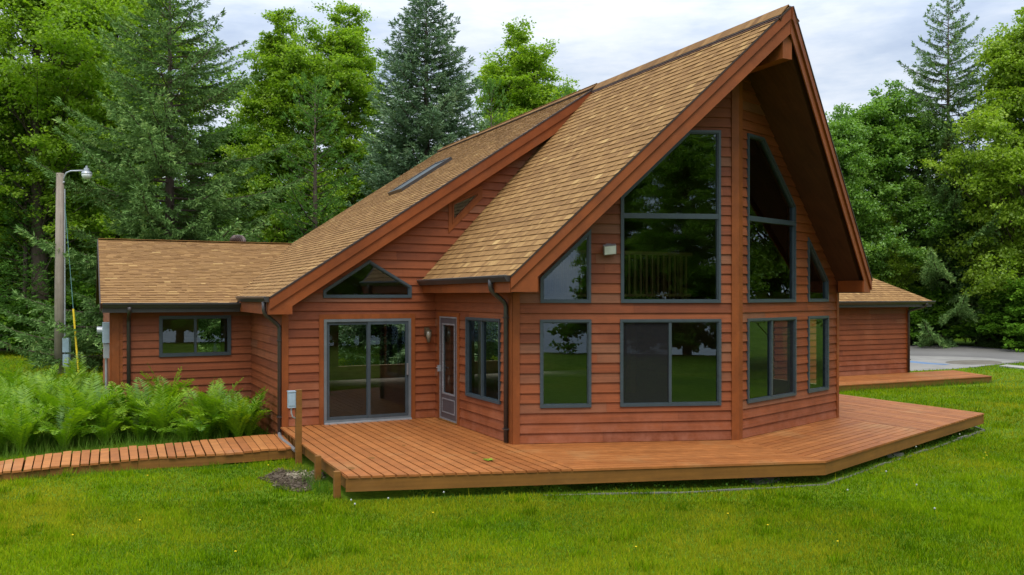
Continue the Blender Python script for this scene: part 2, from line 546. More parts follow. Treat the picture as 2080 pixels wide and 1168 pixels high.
def window(house, w, poly, fw=.046, v=None, h=None, screen=None, mat='frame', glass='glass', front=.048, label=None, bars=(), blind=None, name='window'):
    """poly CCW in (u,z); v = u of a vertical meeting stile, h = z of a horizontal mullion, screen = 'lo' or 'hi' side"""
    Q = inset(poly, fw)
    fr = MB(); ring(fr, w, poly, Q, front, -.06)
    Q2 = inset(poly, fw + .018); ring(fr, w, Q, Q2, front - .022, -.06)
    ulo, uhi = min(p[0] for p in Q), max(p[0] for p in Q); zlo, zhi = min(p[1] for p in Q), max(p[1] for p in Q)
    if v is not None: bar(fr, w, v - .026, v + .026, zlo + .002, zhi - .002, front - .016, -.055)
    if h is not None: bar(fr, w, ulo + .002, uhi - .002, h - .045, h + .045, front - .004, -.055)
    for b in bars: bar(fr, w, *b, front - .02, -.05)
    f = part(name, fr, M[mat], house)
    if label: f['label'] = label
    g = MB(); g.face([w.p(*p, -.012) for p in Q2], .5)
    part('pane', g, M[glass], f)
    if screen:
        s = MB()
        a, b = (Q2[0][0], v - .024) if screen == 'lo' else (v + .024, max(p[0] for p in Q2))
        s.face([w.p(a, zlo + .02, .006), w.p(b, zlo + .02, .006), w.p(b, zhi - .02, .006), w.p(a, zhi - .02, .006)], .5)
        part('screen', s, M['screen'], f)
    return f


def rect(u0, u1, z0, z1): return [(u0, z0), (u1, z0), (u1, z1), (u0, z1)]


# ------------------------------------------------------------------ shingled roof planes
def clip_poly(P, Q):
    """clip polygon P by convex CCW polygon Q"""
    out = P
    for (ax, ay), (bx, by) in zip(Q, Q[1:] + Q[:1]):
        if not out: return []
        res = []
        d = lambda p: (bx - ax) * (p[1] - ay) - (by - ay) * (p[0] - ax)
        for i in range(len(out)):
            p, q = out[i - 1], out[i]; dp, dq = d(p), d(q)
            if dp >= 0 and dq >= 0: res.append(q)
            elif dp >= 0 > dq or dp < 0 <= dq:
                t = dp / (dp - dq); x = (p[0] + (q[0] - p[0]) * t, p[1] + (q[1] - p[1]) * t)
                res.append(x)
                if dq >= 0: res.append(q)
        out = res
    return out


def shingles(poly3, o, ud, vd, expo=.143, seed=3, tabw=(.09, .27), tv=.105):
    rg = random.Random(seed)
    o = Vector(o); ud = Vector(ud).normalized(); vd = Vector(vd).normalized(); n = ud.cross(vd)
    Q = [((Vector(p) - o).dot(ud), (Vector(p) - o).dot(vd)) for p in poly3]
    area = sum(a[0] * b[1] - b[0] * a[1] for a, b in zip(Q, Q[1:] + Q[:1]))
    if area < 0: Q = Q[::-1]
    mb = MB()
    u0, u1 = min(p[0] for p in Q), max(p[0] for p in Q); v0, v1 = min(p[1] for p in Q), max(p[1] for p in Q)
    j = 0; v = v0
    P3 = lambda u, v, h: o + ud * u + vd * v + n * h
    while v < v1:
        u = u0 - rg.uniform(0, .2); hi = rg.random() < .5
        wob = rg.uniform(-.004, .004)
        course = rg.gauss(0, .05)
        while u < u1:
            w = rg.uniform(*tabw)
            top = .017 if hi else .011
            r = min(1, max(0, rg.gauss(.38 if not hi else .50, tv) + course + (.24 if rg.random() < .16 else 0)))
            rc = [(u, v + wob), (u + w, v + wob), (u + w, v + expo + wob), (u, v + expo + wob)]
            C = clip_poly(rc, Q)
            if len(C) >= 3:
                hh = lambda q: top - (top - .001) * (q[1] - v - wob) / expo
                mb.face([P3(q[0], q[1], hh(q)) for q in C], r)
                for a, b in zip(C, C[1:] + C[:1]):
                    if abs(a[1] - v - wob) < 1e-5 and abs(b[1] - v - wob) < 1e-5:
                        mb.face([P3(a[0], a[1], -.004), P3(b[0], b[1], -.004), P3(b[0], b[1], top), P3(a[0], a[1], top)], max(0, r - .38))  # lower lip toned darker, painting the shadow line of each course
            u += w; hi = not hi if rg.random() < .8 else hi
        v += expo; j += 1
    return mb


def slab(poly3, n, t0, t1):
    n = Vector(n).normalized(); mb = MB()
    mb.prism([Vector(p) - n * t0 for p in poly3], -n * (t1 - t0)); return mb


# ================================================================== THE HOUSE
house = thing('chalet_house', 'red brown lap sided chalet house with steep shingled prow roof and tall gable windows', 'house', (0, 0, GZ))


def roof(name, poly3, ud, vd, thick, under, seed, label=None, tabw=(.09, .27)):
    mb = shingles(poly3, poly3[0], ud, vd, seed=seed, tabw=tabw)
    o = part(name, mb, M['shingle'], house)
    if label: o['label'] = label
    n = Vector(ud).cross(Vector(vd))
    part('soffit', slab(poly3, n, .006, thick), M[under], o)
    return o


c1, s1 = 1 / math.hypot(1, S1), S1 / math.hypot(1, S1)
c2, s2 = 1 / math.hypot(1, S2), S2 / math.hypot(1, S2)
EX1, EY1 = -.31, -4.314                # lower front corner of the prow roof
EX2, EY2 = -3.512, -.293               # lower front corner of the main roof
# steep prow roof
pr = roof('prow_roof', [(EX1, 0.0, r1z(EX1)), (EX1, EY1, r1z(EX1)), (XR, AP_Y, RZ), (XR, 0.0, RZ)], (0, -1, 0), (c1, 0, s1), .296, 'soffit', 11,
          'steep tan shingled roof plane over the glazed prow')
mx = 2 * XR
roof('prow_roof', [(mx - EX1, EY1, r1z(EX1)), (mx - EX1, 0.0, r1z(EX1)), (XR, 0.0, RZ), (XR, AP_Y, RZ)], (0, 1, 0), (-c1, 0, s1), .296, 'soffit', 12)
# lower pitched main roof
YB = 9.4
mr = roof('main_roof', [(EX2, YB, r2z(EX2)), (EX2, EY2, r2z(EX2)), (XR, EY2, RZ), (XR, YB, RZ)], (0, -1, 0), (c2, 0, s2), .376, 'soffit', 13,
          'long low tan shingled roof plane with a skylight')
roof('main_roof', [(mx - EX2, EY2, r2z(EX2)), (mx - EX2, YB, r2z(EX2)), (XR, YB, RZ), (XR, EY2, RZ)], (0, 1, 0), (-c2, 0, s2), .376, 'soffit', 14, tabw=(.4, .9))
# left wing
WY, WE, WR, WZ = 3.73, 3.3, 9.3, 2.41
SW = .286
wz = lambda y: WZ + SW * (y - WE)
cw, sw = 1 / math.hypot(1, SW), SW / math.hypot(1, SW)
roof('wing_roof', [(-6.40, WE, WZ), (-3.60, WE, WZ), (-1.13, WR, wz(WR)), (-6.40, WR, wz(WR))], (1, 0, 0), (0, cw, sw), .13, 'soffit', 15,
     'low shingled roof of the left wing')
roof('wing_roof', [(-1.13, 15.3, WZ), (-6.40, 15.3, WZ), (-6.40, WR, wz(WR)), (-1.13, WR, wz(WR))], (-1, 0, 0), (0, -cw, sw), .13, 'soffit', 16, tabw=(.4, .9))
# right wing, hipped
HX, HY, HZ, SH = 20.33, 3.97, 2.37, .60
ch, sh = 1 / math.hypot(1, SH), SH / math.hypot(1, SH)
HR = 3.6
roof('hip_roof', [(9.5, HY, HZ), (HX, HY, HZ), (HX - HR, HY + HR, HZ + SH * HR), (9.5, HY + HR, HZ + SH * HR)], (1, 0, 0), (0, ch, sh), .13, 'soffit', 17,
     'hipped shingled roof of the right wing')
roof('hip_roof', [(HX, HY, HZ), (HX, HY + 2 * HR, HZ), (HX - HR, HY + HR, HZ + SH * HR)], (0, 1, 0), (-ch, 0, sh), .13, 'soffit', 18, tabw=(.4, .9))
roof('hip_roof', [(HX, HY + 2 * HR, HZ), (9.5, HY + 2 * HR, HZ), (9.5, HY + HR, HZ + SH * HR), (HX - HR, HY + HR, HZ + SH * HR)], (-1, 0, 0), (0, -ch, sh), .13, 'soffit', 19, tabw=(.4, .9))


# ridge caps: overlapping bent shingles over a dark vent strip
def ridge(y0, y1, name='ridge_cap'):
    mb = MB(); vent = MB()
    for sgn, s in ((-1, s1 if y0 < -1 else s2), (1, s1 if y0 < -1 else s2)):
        sl = S1 if y0 < -1 else S2; c = math.sqrt(1 - s * s)
        vent.obox((XR + sgn * .10, (y0 + y1) / 2, RZ - .10 * sl + .028), (sgn * c, 0, -s), (0, 1, 0), (sgn * s, 0, c), .125, (y1 - y0) / 2, .014)
        y = y0 - .02; 
        while y < y1:
            e = min(y + .15, y1)
            mb.obox((XR + sgn * .085, (y + e) / 2, RZ - .085 * sl + .050 + random.uniform(0, .004)), (sgn * c, 0, -s), (0, 1, 0), (sgn * s, 0, c), .13, (e - y) / 2, .006, min(1, max(0, random.gauss(.2, .15))))
            y = e
    o = part(name, mb, M['shingle'], house); part('vent_strip', vent, M['dark_roof_edge'], o)


ridge(AP_Y + .05, EY2); ridge(EY2 + .001, YB)
mb = MB(); x = -6.40
while x < -1.35:
    mb.obox((x + .12, WR, wz(WR) + .022 + random.uniform(0, .004)), (1, 0, 0), (0, 1, 0), (0, 0, 1), .119, .11, .008, random.gauss(.35, .15)); x += .24
part('ridge_cap', mb, M['shingle'], house)


# rake boards: upper board stands proud of the lower one, plumb cut and boxed at the eave
def rake(p0, p1, sl, upper, lower, zbox, box_len, proud=(.055, .02)):
    """p0 lower plan point, p1 apex plan point (x,y); roof surface z from slope"""
    dx, dy = p1[0] - p0[0], p1[1] - p0[1]; L = math.hypot(dx, dy)
    ux, uy = dx / L, dy / L; kx = abs(dx) / L * sl
    zt = lambda s: RZ - sl * abs(XR - (p0[0] + ux * s)) - .004
    nx, ny = (uy, -ux) if (uy * 0 - ux) < 0 else (-uy, ux)
    P = lambda s, z: (p0[0] + ux * s, p0[1] + uy * s, z)
    up = MB(); lo = MB()
    up.prism([P(0, zt(0) - upper), P(0, zt(0)), P(L, zt(L)), P(L, zt(L) - upper)], (nx * proud[0], ny * proud[0], 0), .4)
    d = upper + lower
    lo.prism([P(0, zt(0) - upper - .002), P(0, zbox), P(box_len, zbox), P(box_len, zt(box_len) - d), P(L, zt(L) - d), P(L, zt(L) - upper - .002)], (nx * proud[1], ny * proud[1], 0), .6)
    edge = MB()
    edge.prism([P(0, zt(0) - .022), P(0, zt(0) + .014), P(L, zt(L) + .014), P(L, zt(L) - .022)], (nx * (proud[0] + .016), ny * (proud[0] + .012), 0), .5)  # dark drip edge, deepened to stand in for the shadow band under the shingles
    o = part('rake_board', up, M['rake'], house); part('lower_board', lo, M['rake'], o); part('drip_edge', edge, M['dark_roof_edge'], o)
    return o


rake((EX1, EY1), (XR, AP_Y), S1, .205, .235, 2.646, .44)
rake((mx - EX1, EY1), (XR, AP_Y), S1, .205, .235, 2.646, .44)
rake((EX2, EY2), (XR, EY2), S2, .225, .225, 2.22, .43)
rake((mx - EX2, EY2), (XR, EY2), S2, .225, .225, 2.22, .43)

# boxed eaves: fascia board along the eave and a flat soffit
def eave(x, xw, y0, y1, zb, zt, name='eave_board'):
    mb = MB(); sg = 1 if xw > x else -1
    mb.box((x, y0, zb), (x + sg * .03, y1, zt))
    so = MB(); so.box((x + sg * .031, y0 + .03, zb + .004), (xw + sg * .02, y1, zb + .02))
    o = part(name, mb, M['rake'], house); part('soffit', so, M['soffit'], o)


eave(EX1, 0.0, EY1 + .03, 0.0, 2.636, r1z(EX1) - .03)
eave(mx - EX1, mx, EY1 + .03, 0.0, 2.636, r1z(EX1) - .03)
eave(EX2, -A_, EY2 + .03, 3.7, 2.215, r2z(EX2) - .03)
eave(mx - EX2, mx + A_, EY2 + .03, 4.2, 2.215, r2z(EX2) - .03)
# end boards closing the boxed eaves of the prow roof towards the wall
for xx, w0 in ((EX1, 1), (mx - EX1, -1)):
    mb = MB(); mb.prism([(xx + w0 * .39, EY1 - .2, 2.65), (xx + w0 * .39, -3.86, 2.65), (xx + w0 * .39, -3.86, r1z(EX1) - .02), (xx + w0 * .39, EY1 - .2, r1z(EX1) - .02)], (w0 * .02, 0, 0))
    part('eave_end_board', mb, M['rake'], house)
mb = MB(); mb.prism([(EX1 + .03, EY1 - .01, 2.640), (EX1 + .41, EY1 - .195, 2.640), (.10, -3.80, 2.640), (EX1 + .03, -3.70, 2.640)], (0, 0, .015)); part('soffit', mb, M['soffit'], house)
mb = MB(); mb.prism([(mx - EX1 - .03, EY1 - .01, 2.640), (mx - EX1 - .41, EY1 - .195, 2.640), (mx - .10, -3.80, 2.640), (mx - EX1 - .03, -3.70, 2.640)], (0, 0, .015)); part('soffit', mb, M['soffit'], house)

# ridge beam carried out under the apex
mb = MB(); mb.box((XR - .098, AP_Y + .06, 6.525), (XR + .098, -4.9, 7.08)); part('ridge_beam', mb, M['trim'], house)


# gutters and downspouts
def gutter(p0, p1, out, name='gutter'):
    """K-profile trough from p0 to p1 (top back edge); out = outward unit (x,y)"""
    prof = [(0, 0), (0, -.105), (.06, -.105), (.085, -.06), (.105, -.03), (.105, 0), (.098, 0), (.098, -.02), (.055, -.095), (.01, -.095), (.01, 0)]
    mb = MB(); lip = MB()
    V = lambda p, q: (p[0] + out[0] * q[0], p[1] + out[1] * q[0], p[2] + q[1])
    n = len(prof)
    for i in range(n):
        j = (i + 1) % n
        mb.face([V(p0, prof[i]), V(p1, prof[i]), V(p1, prof[j]), V(p0, prof[j])], .5)
    for p in (p0, p1): mb.face([V(p, q) for q in ((0, 0), (0, -.105), (.06, -.105), (.085, -.06), (.105, -.03), (.105, 0))], .5)
    a, b = V(p0, (.088, .004)), V(p1, (.088, .004)); d = Vector(b) - Vector(a)
    lip.obox((Vector(a) + Vector(b)) / 2, d.normalized(), (out[0], out[1], 0), (0, 0, 1), d.length / 2, .028, .005)
    o = part(name, mb, M['gutter'], house); part('lip', lip, M['gutter_edge'], o)
    return o


gutter((EX1 - .005, EY1 + .02, r1z(EX1) + .012), (EX1 - .005, -.02, r1z(EX1) - .01), (-1, 0))
gutter((mx - EX1 + .005, EY1 + .02, r1z(EX1) + .012), (mx - EX1 + .005, -.02, r1z(EX1) - .01), (1, 0))
gutter((EX2 - .005, EY2 + .02, r2z(EX2) + .008), (EX2 - .005, 3.25, r2z(EX2) - .004), (-1, 0))
gutter((mx - EX2 + .005, EY2 + .02, r2z(EX2) + .008), (mx - EX2 + .005, 3.85, r2z(EX2) - .004), (1, 0))
gutter((-6.37, WE + .02, WZ + .01), (-3.47, WE + .02, WZ - .002), (0, -1))
gutter((11.3, HY + .02, HZ - .01), (HX + .05, HY + .02, HZ), (0, -1))
mb = MB(); mb.box((-6.38, WE + .03, WZ - .20), (-3.45, WE + .055, WZ - .02)); part('eave_board', mb, M['gutter'], house)
mb = MB(); mb.box((-6.38, WE + .06, WZ - .20), (-3.20, WY + .02, WZ - .18)); part('soffit', mb, M['soffit'], house)
mb = MB(); mb.box((11.3, HY + .03, HZ - .2), (HX, HY + .055, HZ - .02)); part('eave_board', mb, M['gutter'], house)
mb = MB(); mb.box((11.3, HY + .06, HZ - .2), (HX - .05, 4.42, HZ - .18)); part('soffit', mb, M['soffit'], house)
# sloping dark edge boards of the left wing gable end
mb = MB()
for y0, y1 in ((WE, WR), (15.3, WR)):
    mb.prism([(-6.402, y0, WZ - .17), (-6.402, y0, WZ + .006), (-6.402, y1, wz(WR) + .006), (-6.402, y1, wz(WR) - .17)], (-.022, 0, 0))
part('rake_board', mb, M['dark_roof_edge'], house)


def downspout(path, mat='gutter', label=None, clips=()):
    mb = MB()
    # rounded elbows
    P = [Vector(p) for p in path]; Q = [P[0]]
    for a, b, c in zip(P, P[1:], P[2:]):
        d = min(.07, (b - a).length * .4, (c - b).length * .4)
        e0 = b + (a - b).normalized() * d; e1 = b + (c - b).normalized() * d
        Q += [e0, (e0 + e1) / 4 + b / 2, e1]
    Q.append(P[-1]); mb.tube(Q, .043, 8)
    o = part('downspout', mb, M[mat], house, True)
    for z in clips:
        cl = MB(); cl.box((P[-1].x - .05, P[-1].y - .05, z - .012), (P[-1].x + .05, P[-1].y + .05, z + .012)); part('strap', cl, M[mat], o)
    return o


downspout([(-.37, -3.62, 2.86), (-.37, -3.62, 2.68), (-.07, -3.62, 2.44), (-.07, -3.62, .02)], clips=(.25, 2.2))
downspout([(-3.57, -.02, 2.46), (-3.57, -.02, 2.24), (-3.26, .02, 1.98), (-3.26, .02, -.30)], clips=(1.7, .2))
downspout([(-5.84, 3.25, 2.33), (-5.84, 3.27, 2.22), (-5.84, 3.66, 2.06), (-5.84, 3.66, -.3)], clips=(.5,))
downspout([(mx + A_ + .40, .02, 2.45), (mx + A_ + .40, .02, 2.26), (mx + A_ + .08, .1, 2.05), (mx + A_ + .08, .1, -.2)])
downspout([(HX - .35, HY - .06, 2.3), (HX - .35, HY + .02, 2.18), (19.56, 4.33, 2.02), (19.56, 4.33, -.15)], clips=(.3,))

# ------------------------------------------------------------------ walls
wA = Wall((0, -B_), (XR, -D_)); wB = Wall((XR, -B_ - D_), (XR, D_))
wD = Wall((0, 0), (1, 0)); wE = Wall((0, 0), (0, -1)); wC = Wall((-A_, WY), (0, -1)); wW = Wall((-6.18, WY), (1, 0)); wL = Wall((-6.18, 15.0), (0, -1))


def wall(w, poly, holes, seed, name='wall', label=None):
    o, i = siding(w, poly, holes, seed=seed)
    p = part(name, o, M['siding'], house)
    if label: p['label'] = label
    part('inner_face', i, M['pine'], p)
    return p


def fl(P): return [(LW - u, z) for u, z in P][::-1]


zsill, zhead, usill, zmid = .625, 2.166, 2.455, 3.995
AW = dict(w1=rect(.475, 1.384, zsill, zhead), w2=rect(1.90, 3.745, zsill, zhead),
          u1=[(.482, usill), (1.380, usill), (1.380, 3.755), (.482, 2.89)],
          u2=[(1.912, usill), (3.738, usill), (3.738, 5.535), (3.15, 5.525), (1.912, 4.333)])
BW = {k: fl(v) for k, v in AW.items()}
top = lambda u: r1z(XR * u / LW) - .36
Apoly = [(0, -.03), (LW, -.03), (LW, top(LW)), (0, top(0) - .0)]
ins = .02
wall(wA, Apoly, [inset(h, ins) for h in AW.values()], 21, label='left facet of the glazed prow wall')
wall(wB, fl(Apoly), [inset(h, ins) for h in BW.values()], 22, label='right facet of the glazed prow wall')
# main front wall, left of the prow and up to the ridge
slider = rect(-2.40, -.567, .018, 2.105)
tri = [(-2.41, 2.535), (-.551, 2.535), (-.551, 2.78), (-1.46, 3.31), (-2.41, 2.69)]
cler = [(.365, 4.115), (1.0, 4.78), (.99, 4.86), (.365, 4.55)]
cler = [(.365, 4.115), (.985, 4.735), (.985, 4.845), (.365, 4.56)]
Dpoly = [(-A_, -.05), (-.0, -.05), (0, 3.26), (XR, RZ - .03), (-A_, r2z(-A_) - .42)]
wall(wD, Dpoly, [inset(h, ins) for h in (slider, tri, cler)], 23, label='main front wall with the sliding door')
DR = [(mx - u, z) for u, z in Dpoly][::-1]
wall(wD, DR, [], 24)
edoor = rect(.316, 1.275, .03, 2.15); ewin = rect(1.728, 3.288, .64, 2.167)
wall(wE, rect(0, B_, -.05, 2.655), [inset(edoor, ins), inset(ewin, ins)], 25, label='side wall with the storm door')
wR = Wall((mx, -B_), (0, 1)); wall(wR, rect(0, B_, -.05, 2.655), [rect(.45, 1.9, .66, 2.13)], 26)
wall(wC, rect(0, WY, -.42, 2.23), [], 27)
wwin = rect(.967, 2.521, 1.198, 2.125)
wall(wW, rect(0, 6.18 - A_, -.42, 2.23), [inset(wwin, ins)], 28, label='front wall of the left wing')
wall(wL, [(0, -.42), (11.27, -.42), (11.27, 2.36), (5.7, 3.95), (0, 2.36)], [], 29)
wRW = Wall((mx + A_, 4.4), (1, 0)); wall(wRW, rect(0, 19.6 - mx - A_, -.42, 2.18), [], 30, label='plain front wall of the right wing')
wRE = Wall((19.6, 4.4), (0, 1)); wall(wRE, rect(0, 6.2, -.42, 2.18), [], 31)
wRS = Wall((mx + A_, 0), (0, 1)); wall(wRS, rect(0, 9.1, -.42, 2.3), [], 32)
wBk = Wall((mx + A_, 9.1), (-1, 0)); wall(wBk, [(0, -.42), (14.03, -.42), (14.03, 2.35), (7.0, 6.9), (0, 2.35)], [rect(3.6, 6.4, .4, 2.1), rect(8.0, 10.6, .4, 2.1), rect(5.6, 8.4, 3.0, 4.6)], 33)  # unseen rear openings added to let daylight brighten the rooms
wall(Wall((-A_, 15.0), (-1, 0)), rect(0, 6.18 - A_, -.42, 2.3), [], 34)


# corner boards and casings
def board(w, u0, u1, z0, z1, t=.042, mat='trim', name='trim_board', poly=None):
    mb = MB(); P = poly or rect(u0, u1, z0, z1)
    mb.prism([w.p(*p, .001) for p in P], w.vec(t)); return part(name, mb, M[mat], house)


board(wA, .0, .118, -.02, 2.64, name='corner_board'); board(wE, B_ - .115, B_ + .030, -.02, 2.63, .031, name='corner_board')
zt = top(LW) - .0
pw = .115
mb = MB()
a = wA.p(LW - pw, 0, .046); m_ = Vector(wA.p(LW, 0, .046)); b = wB.p(pw, 0, .046)
apex = (XR, -B_ - D_ - .046 / math.cos(math.atan2(D_, XR)))
mb.prism([(a[0], a[1], -.015), (apex[0], apex[1], -.015), (b[0], b[1], -.015), (wB.p(pw, 0, 0)[0], wB.p(pw, 0, 0)[1], -.015), (XR, -B_ - D_ + .01, -.015), (wA.p(LW - pw, 0, 0)[0], wA.p(LW - pw, 0, 0)[1], -.015)], (0, 0, 6.95))
part('corner_board', mb, M['trim'], house)['label'] = 'tall post board at the point of the prow'
board(wB, LW - .09, LW, -.02, 2.64, name='corner_board'); board(wR, 0, .1, -.02, 2.63, name='corner_board')
board(wD, -A_, -A_ + .085, -.04, 2.22, name='corner_board'); board(wC, WY - .10, WY + .042, -.4, 2.21, .042, name='corner_board')
board(wW, 0, .15, -.4, 2.2, .05, name='corner_board'); board(wW, .152, .22, -.4, 2.2, .028, name='corner_board'); board(wL, 11.27 - .09, 11.27, -.4, 2.2, name='corner_board')
board(wRW, 19.6 - mx - A_ - .10, 19.6 - mx - A_, -.2, 2.17, name='corner_board')
# slider casing
board(wD, -2.495, -2.402, .0, 2.205, .04, name='casing'); board(wD, -.565, -.472, .0, 2.205, .04, name='casing'); board(wD, -2.401, -.566, 2.108, 2.205, .038, name='casing')
# storm door casing
board(wE, .222, .314, 0, 2.235, .04, name='casing'); board(wE, 1.277, 1.385, 0, 2.235, .04, name='casing'); board(wE, .315, 1.276, 2.152, 2.235, .038, name='casing')
# clerestory casing
P = cler; Q = inset(cler, -.085); mb = MB(); ring(mb, wD, Q, inset(cler, -.002), .036, .0); part('casing', mb, M['trim'], house)

# ------------------------------------------------------------------ windows
window(house, wA, AW['w1'], label='tall fixed lower window reflecting lawn and sky')
window(house, wA, AW['w2'], v=2.81, screen='lo', label='wide sliding window with an insect screen on its left half')
window(house, wA, AW['u1'], label='small slant topped window under the eave')
window(house, wA, AW['u2'], h=zmid, label='tall slant topped gable window with a mid rail')
window(house, wB, BW['w2'], v=LW - 2.84, screen='lo', label='sliding window right of the prow post')
window(house, wB, BW['w1'], label='narrow fixed window near the right corner')
window(house, wB, BW['u2'], h=zmid, label='tall slant topped window right of the prow post')
window(house, wB, BW['u1'], label='small slant topped window near the right eave')
window(house, wD, tri, label='low five sided window over the sliding door')
window(house, wD, cler, fw=.03, mat='trim', label='narrow slanted clerestory window under the roof')
window(house, wE, ewin, v=2.47, fw=.045, label='sliding window beside the storm door')
window(house, wW, wwin, fw=.06, v=1.74, mat='frame_dark', label='wide dark sliding window of the left wing')

# sliding door
Q = inset(slider, .055); fr = MB(); ring(fr, wD, slider, Q, .05, -.08)
sd = part('sliding_door', fr, M['alu'], house)
sl_ = MB()
for (u0, u1, o) in ((-2.345, -1.452, -.005), (-1.50, -.625, .02)):
    P = rect(u0, u1, .075, 2.05); ring(sl_, wD, P, inset(P, .062), o + .02, o - .02)
part('sash', sl_, M['frame'], sd)
for (u0, u1, o) in ((-2.345, -1.452, -.005), (-1.50, -.625, .02)):
    g = MB(); g.face([wD.p(*p, o) for p in inset(rect(u0, u1, .075, 2.05), .06)], .5); part('pane', g, M['glass_clear'], sd)
mb = MB(); mb.box((-2.40, -.10, .0), (-.567, -.045, .03)); part('threshold', mb, M['steel'], sd)
mb = MB(); mb.box((-.665, -.075, .93), (-.635, -.042, 1.17)); part('handle', mb, M['gutter_edge'], sd)

# storm door
P = edoor; fr = MB(); ring(fr, wE, P, inset(P, .03), .036, -.06)
st = part('storm_door', fr, M['door_trim'], house)
lf = MB(); Pd = inset(P, .032); G = rect(Pd[0][0] + .105, Pd[1][0] - .105, .55, 2.01)
for (u0, u1, z0, z1) in ((Pd[0][0], G[0][0], Pd[0][1], Pd[2][1]), (G[1][0], Pd[1][0], Pd[0][1], Pd[2][1])): bar(lf, wE, u0, u1, z0, z1, .026, -.012)
bar(lf, wE, G[0][0], G[1][0], Pd[0][1], .55, .026, -.012); bar(lf, wE, G[0][0], G[1][0], 2.01, Pd[2][1], .026, -.012)
part('leaf', lf, M['door_grey'], st)
mo = MB(); ring(mo, wE, G, inset(G, .03), .034, -.01); K = rect(G[0][0] - .01, G[1][0] + .01, .17, .47); ring(mo, wE, K, inset(K, .025), .034, .027); part('moulding', mo, M['door_trim'], st)
g = MB(); g.face([wE.p(*p, .004) for p in G], .5); part('pane', g, M['glass_clear'], st)
hd = MB(); hd.box((-.09, -.345 - .02, 1.0), (-.026, -.345 + .02, 1.13)); hd.tube([(-.06, -.345, 1.08), (-.11, -.345, 1.08), (-.115, -.45, 1.08)], .012, 6); part('handle', hd, M['steel'], st)
mb = MB(); mb.box((-.07, -1.27, .004), (-.004, -.32, .028)); part('sill', mb, M['deck_fascia'], st)

# wall lantern beside the sliding door
lx, lz = -.215, 1.76
mb = MB(); mb.box((lx - .055, -.05, lz - .02), (lx + .055, -.03, lz + .15)); mb.tube([(lx, -.05, lz + .1), (lx, -.11, lz + .13), (lx, -.15, lz + .10)], .012, 6)
lan = part('wall_lantern', mb, M['brass'], house)
mb = MB(); mb.lathe([(.012, .13), (.06, .10), (.075, .085)], (lx, -.15, lz), 12); mb.lathe([(.03, -.155), (.012, -.175), (.006, -.19)], (lx, -.15, lz), 12)
for k in range(4):
    an = k * math.pi / 2 + .4
    mb.tube([(lx + .07 * math.cos(an), -.15 + .07 * math.sin(an), lz + .085), (lx + .068 * math.cos(an), -.15 + .068 * math.sin(an), lz - .03), (lx + .03 * math.cos(an), -.15 + .03 * math.sin(an), lz - .155)], .006, 4)
part('cage', mb, M['brass'], lan)
mb = MB(); mb.lathe([(.064, .08), (.06, -.03), (.028, -.15)], (lx, -.15, lz), 12); part('lamp_glass', mb, M['amber'], lan, True)

# square floodlight on the gable wall
c = Vector(wA.p(1.69, 3.39, .13)); mb = MB()
an = Vector(wA.vec(1)); au = Vector((wA.u[0], wA.u[1], 0)); az = Vector((0, 0, 1))
tu = (au * math.cos(.10) + az * math.sin(.10)); tz = (az * math.cos(.10) - au * math.sin(.10)); tn = (an * math.cos(.35) - tz * math.sin(.35)); tz = tn.cross(tu) * -1
tz = tu.cross(tn) * -1
mb.obox(c, tu, tz, tn, .112, .085, .04); mb.obox(Vector(wA.p(1.69, 3.45, .05)), au, az, an, .045, .045, .03); mb.tube([wA.p(1.69, 3.45, .05), c], .015, 6)
fl_ = part('floodlight', mb, M['gutter_edge'], house)
mb = MB(); mb.obox(c + tn * .043, tu, tz, tn, .10, .073, .004); part('lens', mb, M['white_lamp'], fl_)

# skylight on the main roof
n2 = Vector((-s2, 0, c2)); v2 = Vector((c2, 0, s2))
p0 = Vector((.60, 3.95, r2z(.60))); p1 = Vector((1.98, 3.95, r2z(1.98)))
cc = (p0 + p1) / 2 + Vector((0, .55, 0)); hl = (p1 - p0).length / 2
mb = MB()
for sg in (-1, 1):
    mb.obox(cc + n2 * .035 + Vector((0, sg * .52, 0)), v2, (0, 1, 0), n2, hl, .045, .05)
    mb.obox(cc + n2 * .035 + v2 * (sg * (hl - .045)), v2, (0, 1, 0), n2, .045, .475, .05)
sk = part('skylight', mb, M['gutter'], house)
mb = MB(); mb.obox(cc + n2 * .06, v2, (0, 1, 0), n2, hl - .09, .474, .006); part('pane', mb, M['frame_dark'], sk)

# turbine vent behind the wing ridge
tc = (-2.58, 9.95, wz(WR) - SW * (9.95 - WR) + .03)
mb = MB(); mb.lathe([(.17, -.1), (.17, .13), (.20, .15)], tc, 20)
for k in range(22):
    a = 2 * math.pi * k / 22; P = []
    for j in range(7):
        t = j / 6; rr = .17 + .07 * math.sin(math.pi * t) - .05 * t; P.append((tc[0] + rr * math.cos(a + t * .7), tc[1] + rr * math.sin(a + t * .7), tc[2] + .15 + .27 * t))
    mb.tube(P, [.018, .022, .024, .024, .022, .018, .012], 4)
mb.lathe([(.15, .15), (.19, .28), (.12, .41), (.05, .44)], tc, 20)
part('turbine_vent', mb, M['vent'], house, False)

# electric meter on the wing's end wall
mb = MB(); mb.box((-6.36, 4.05, 1.52), (-6.19, 4.40, 1.98)); mt = part('electric_meter', mb, M['box_grey'], house)
mb = MB(); mb.tube([(-6.36, 4.22, 1.80), (-6.47, 4.22, 1.80)], .085, 12); part('dial', mb, M['steel'], mt)
mb = MB(); mb.tube([(-6.28, 4.22, 1.52), (-6.28, 4.22, -.35)], .03, 8); mb.box((-6.34, 4.10, 1.18), (-6.22, 4.34, 1.50)); part('conduit', mb, M['steel'], mt)

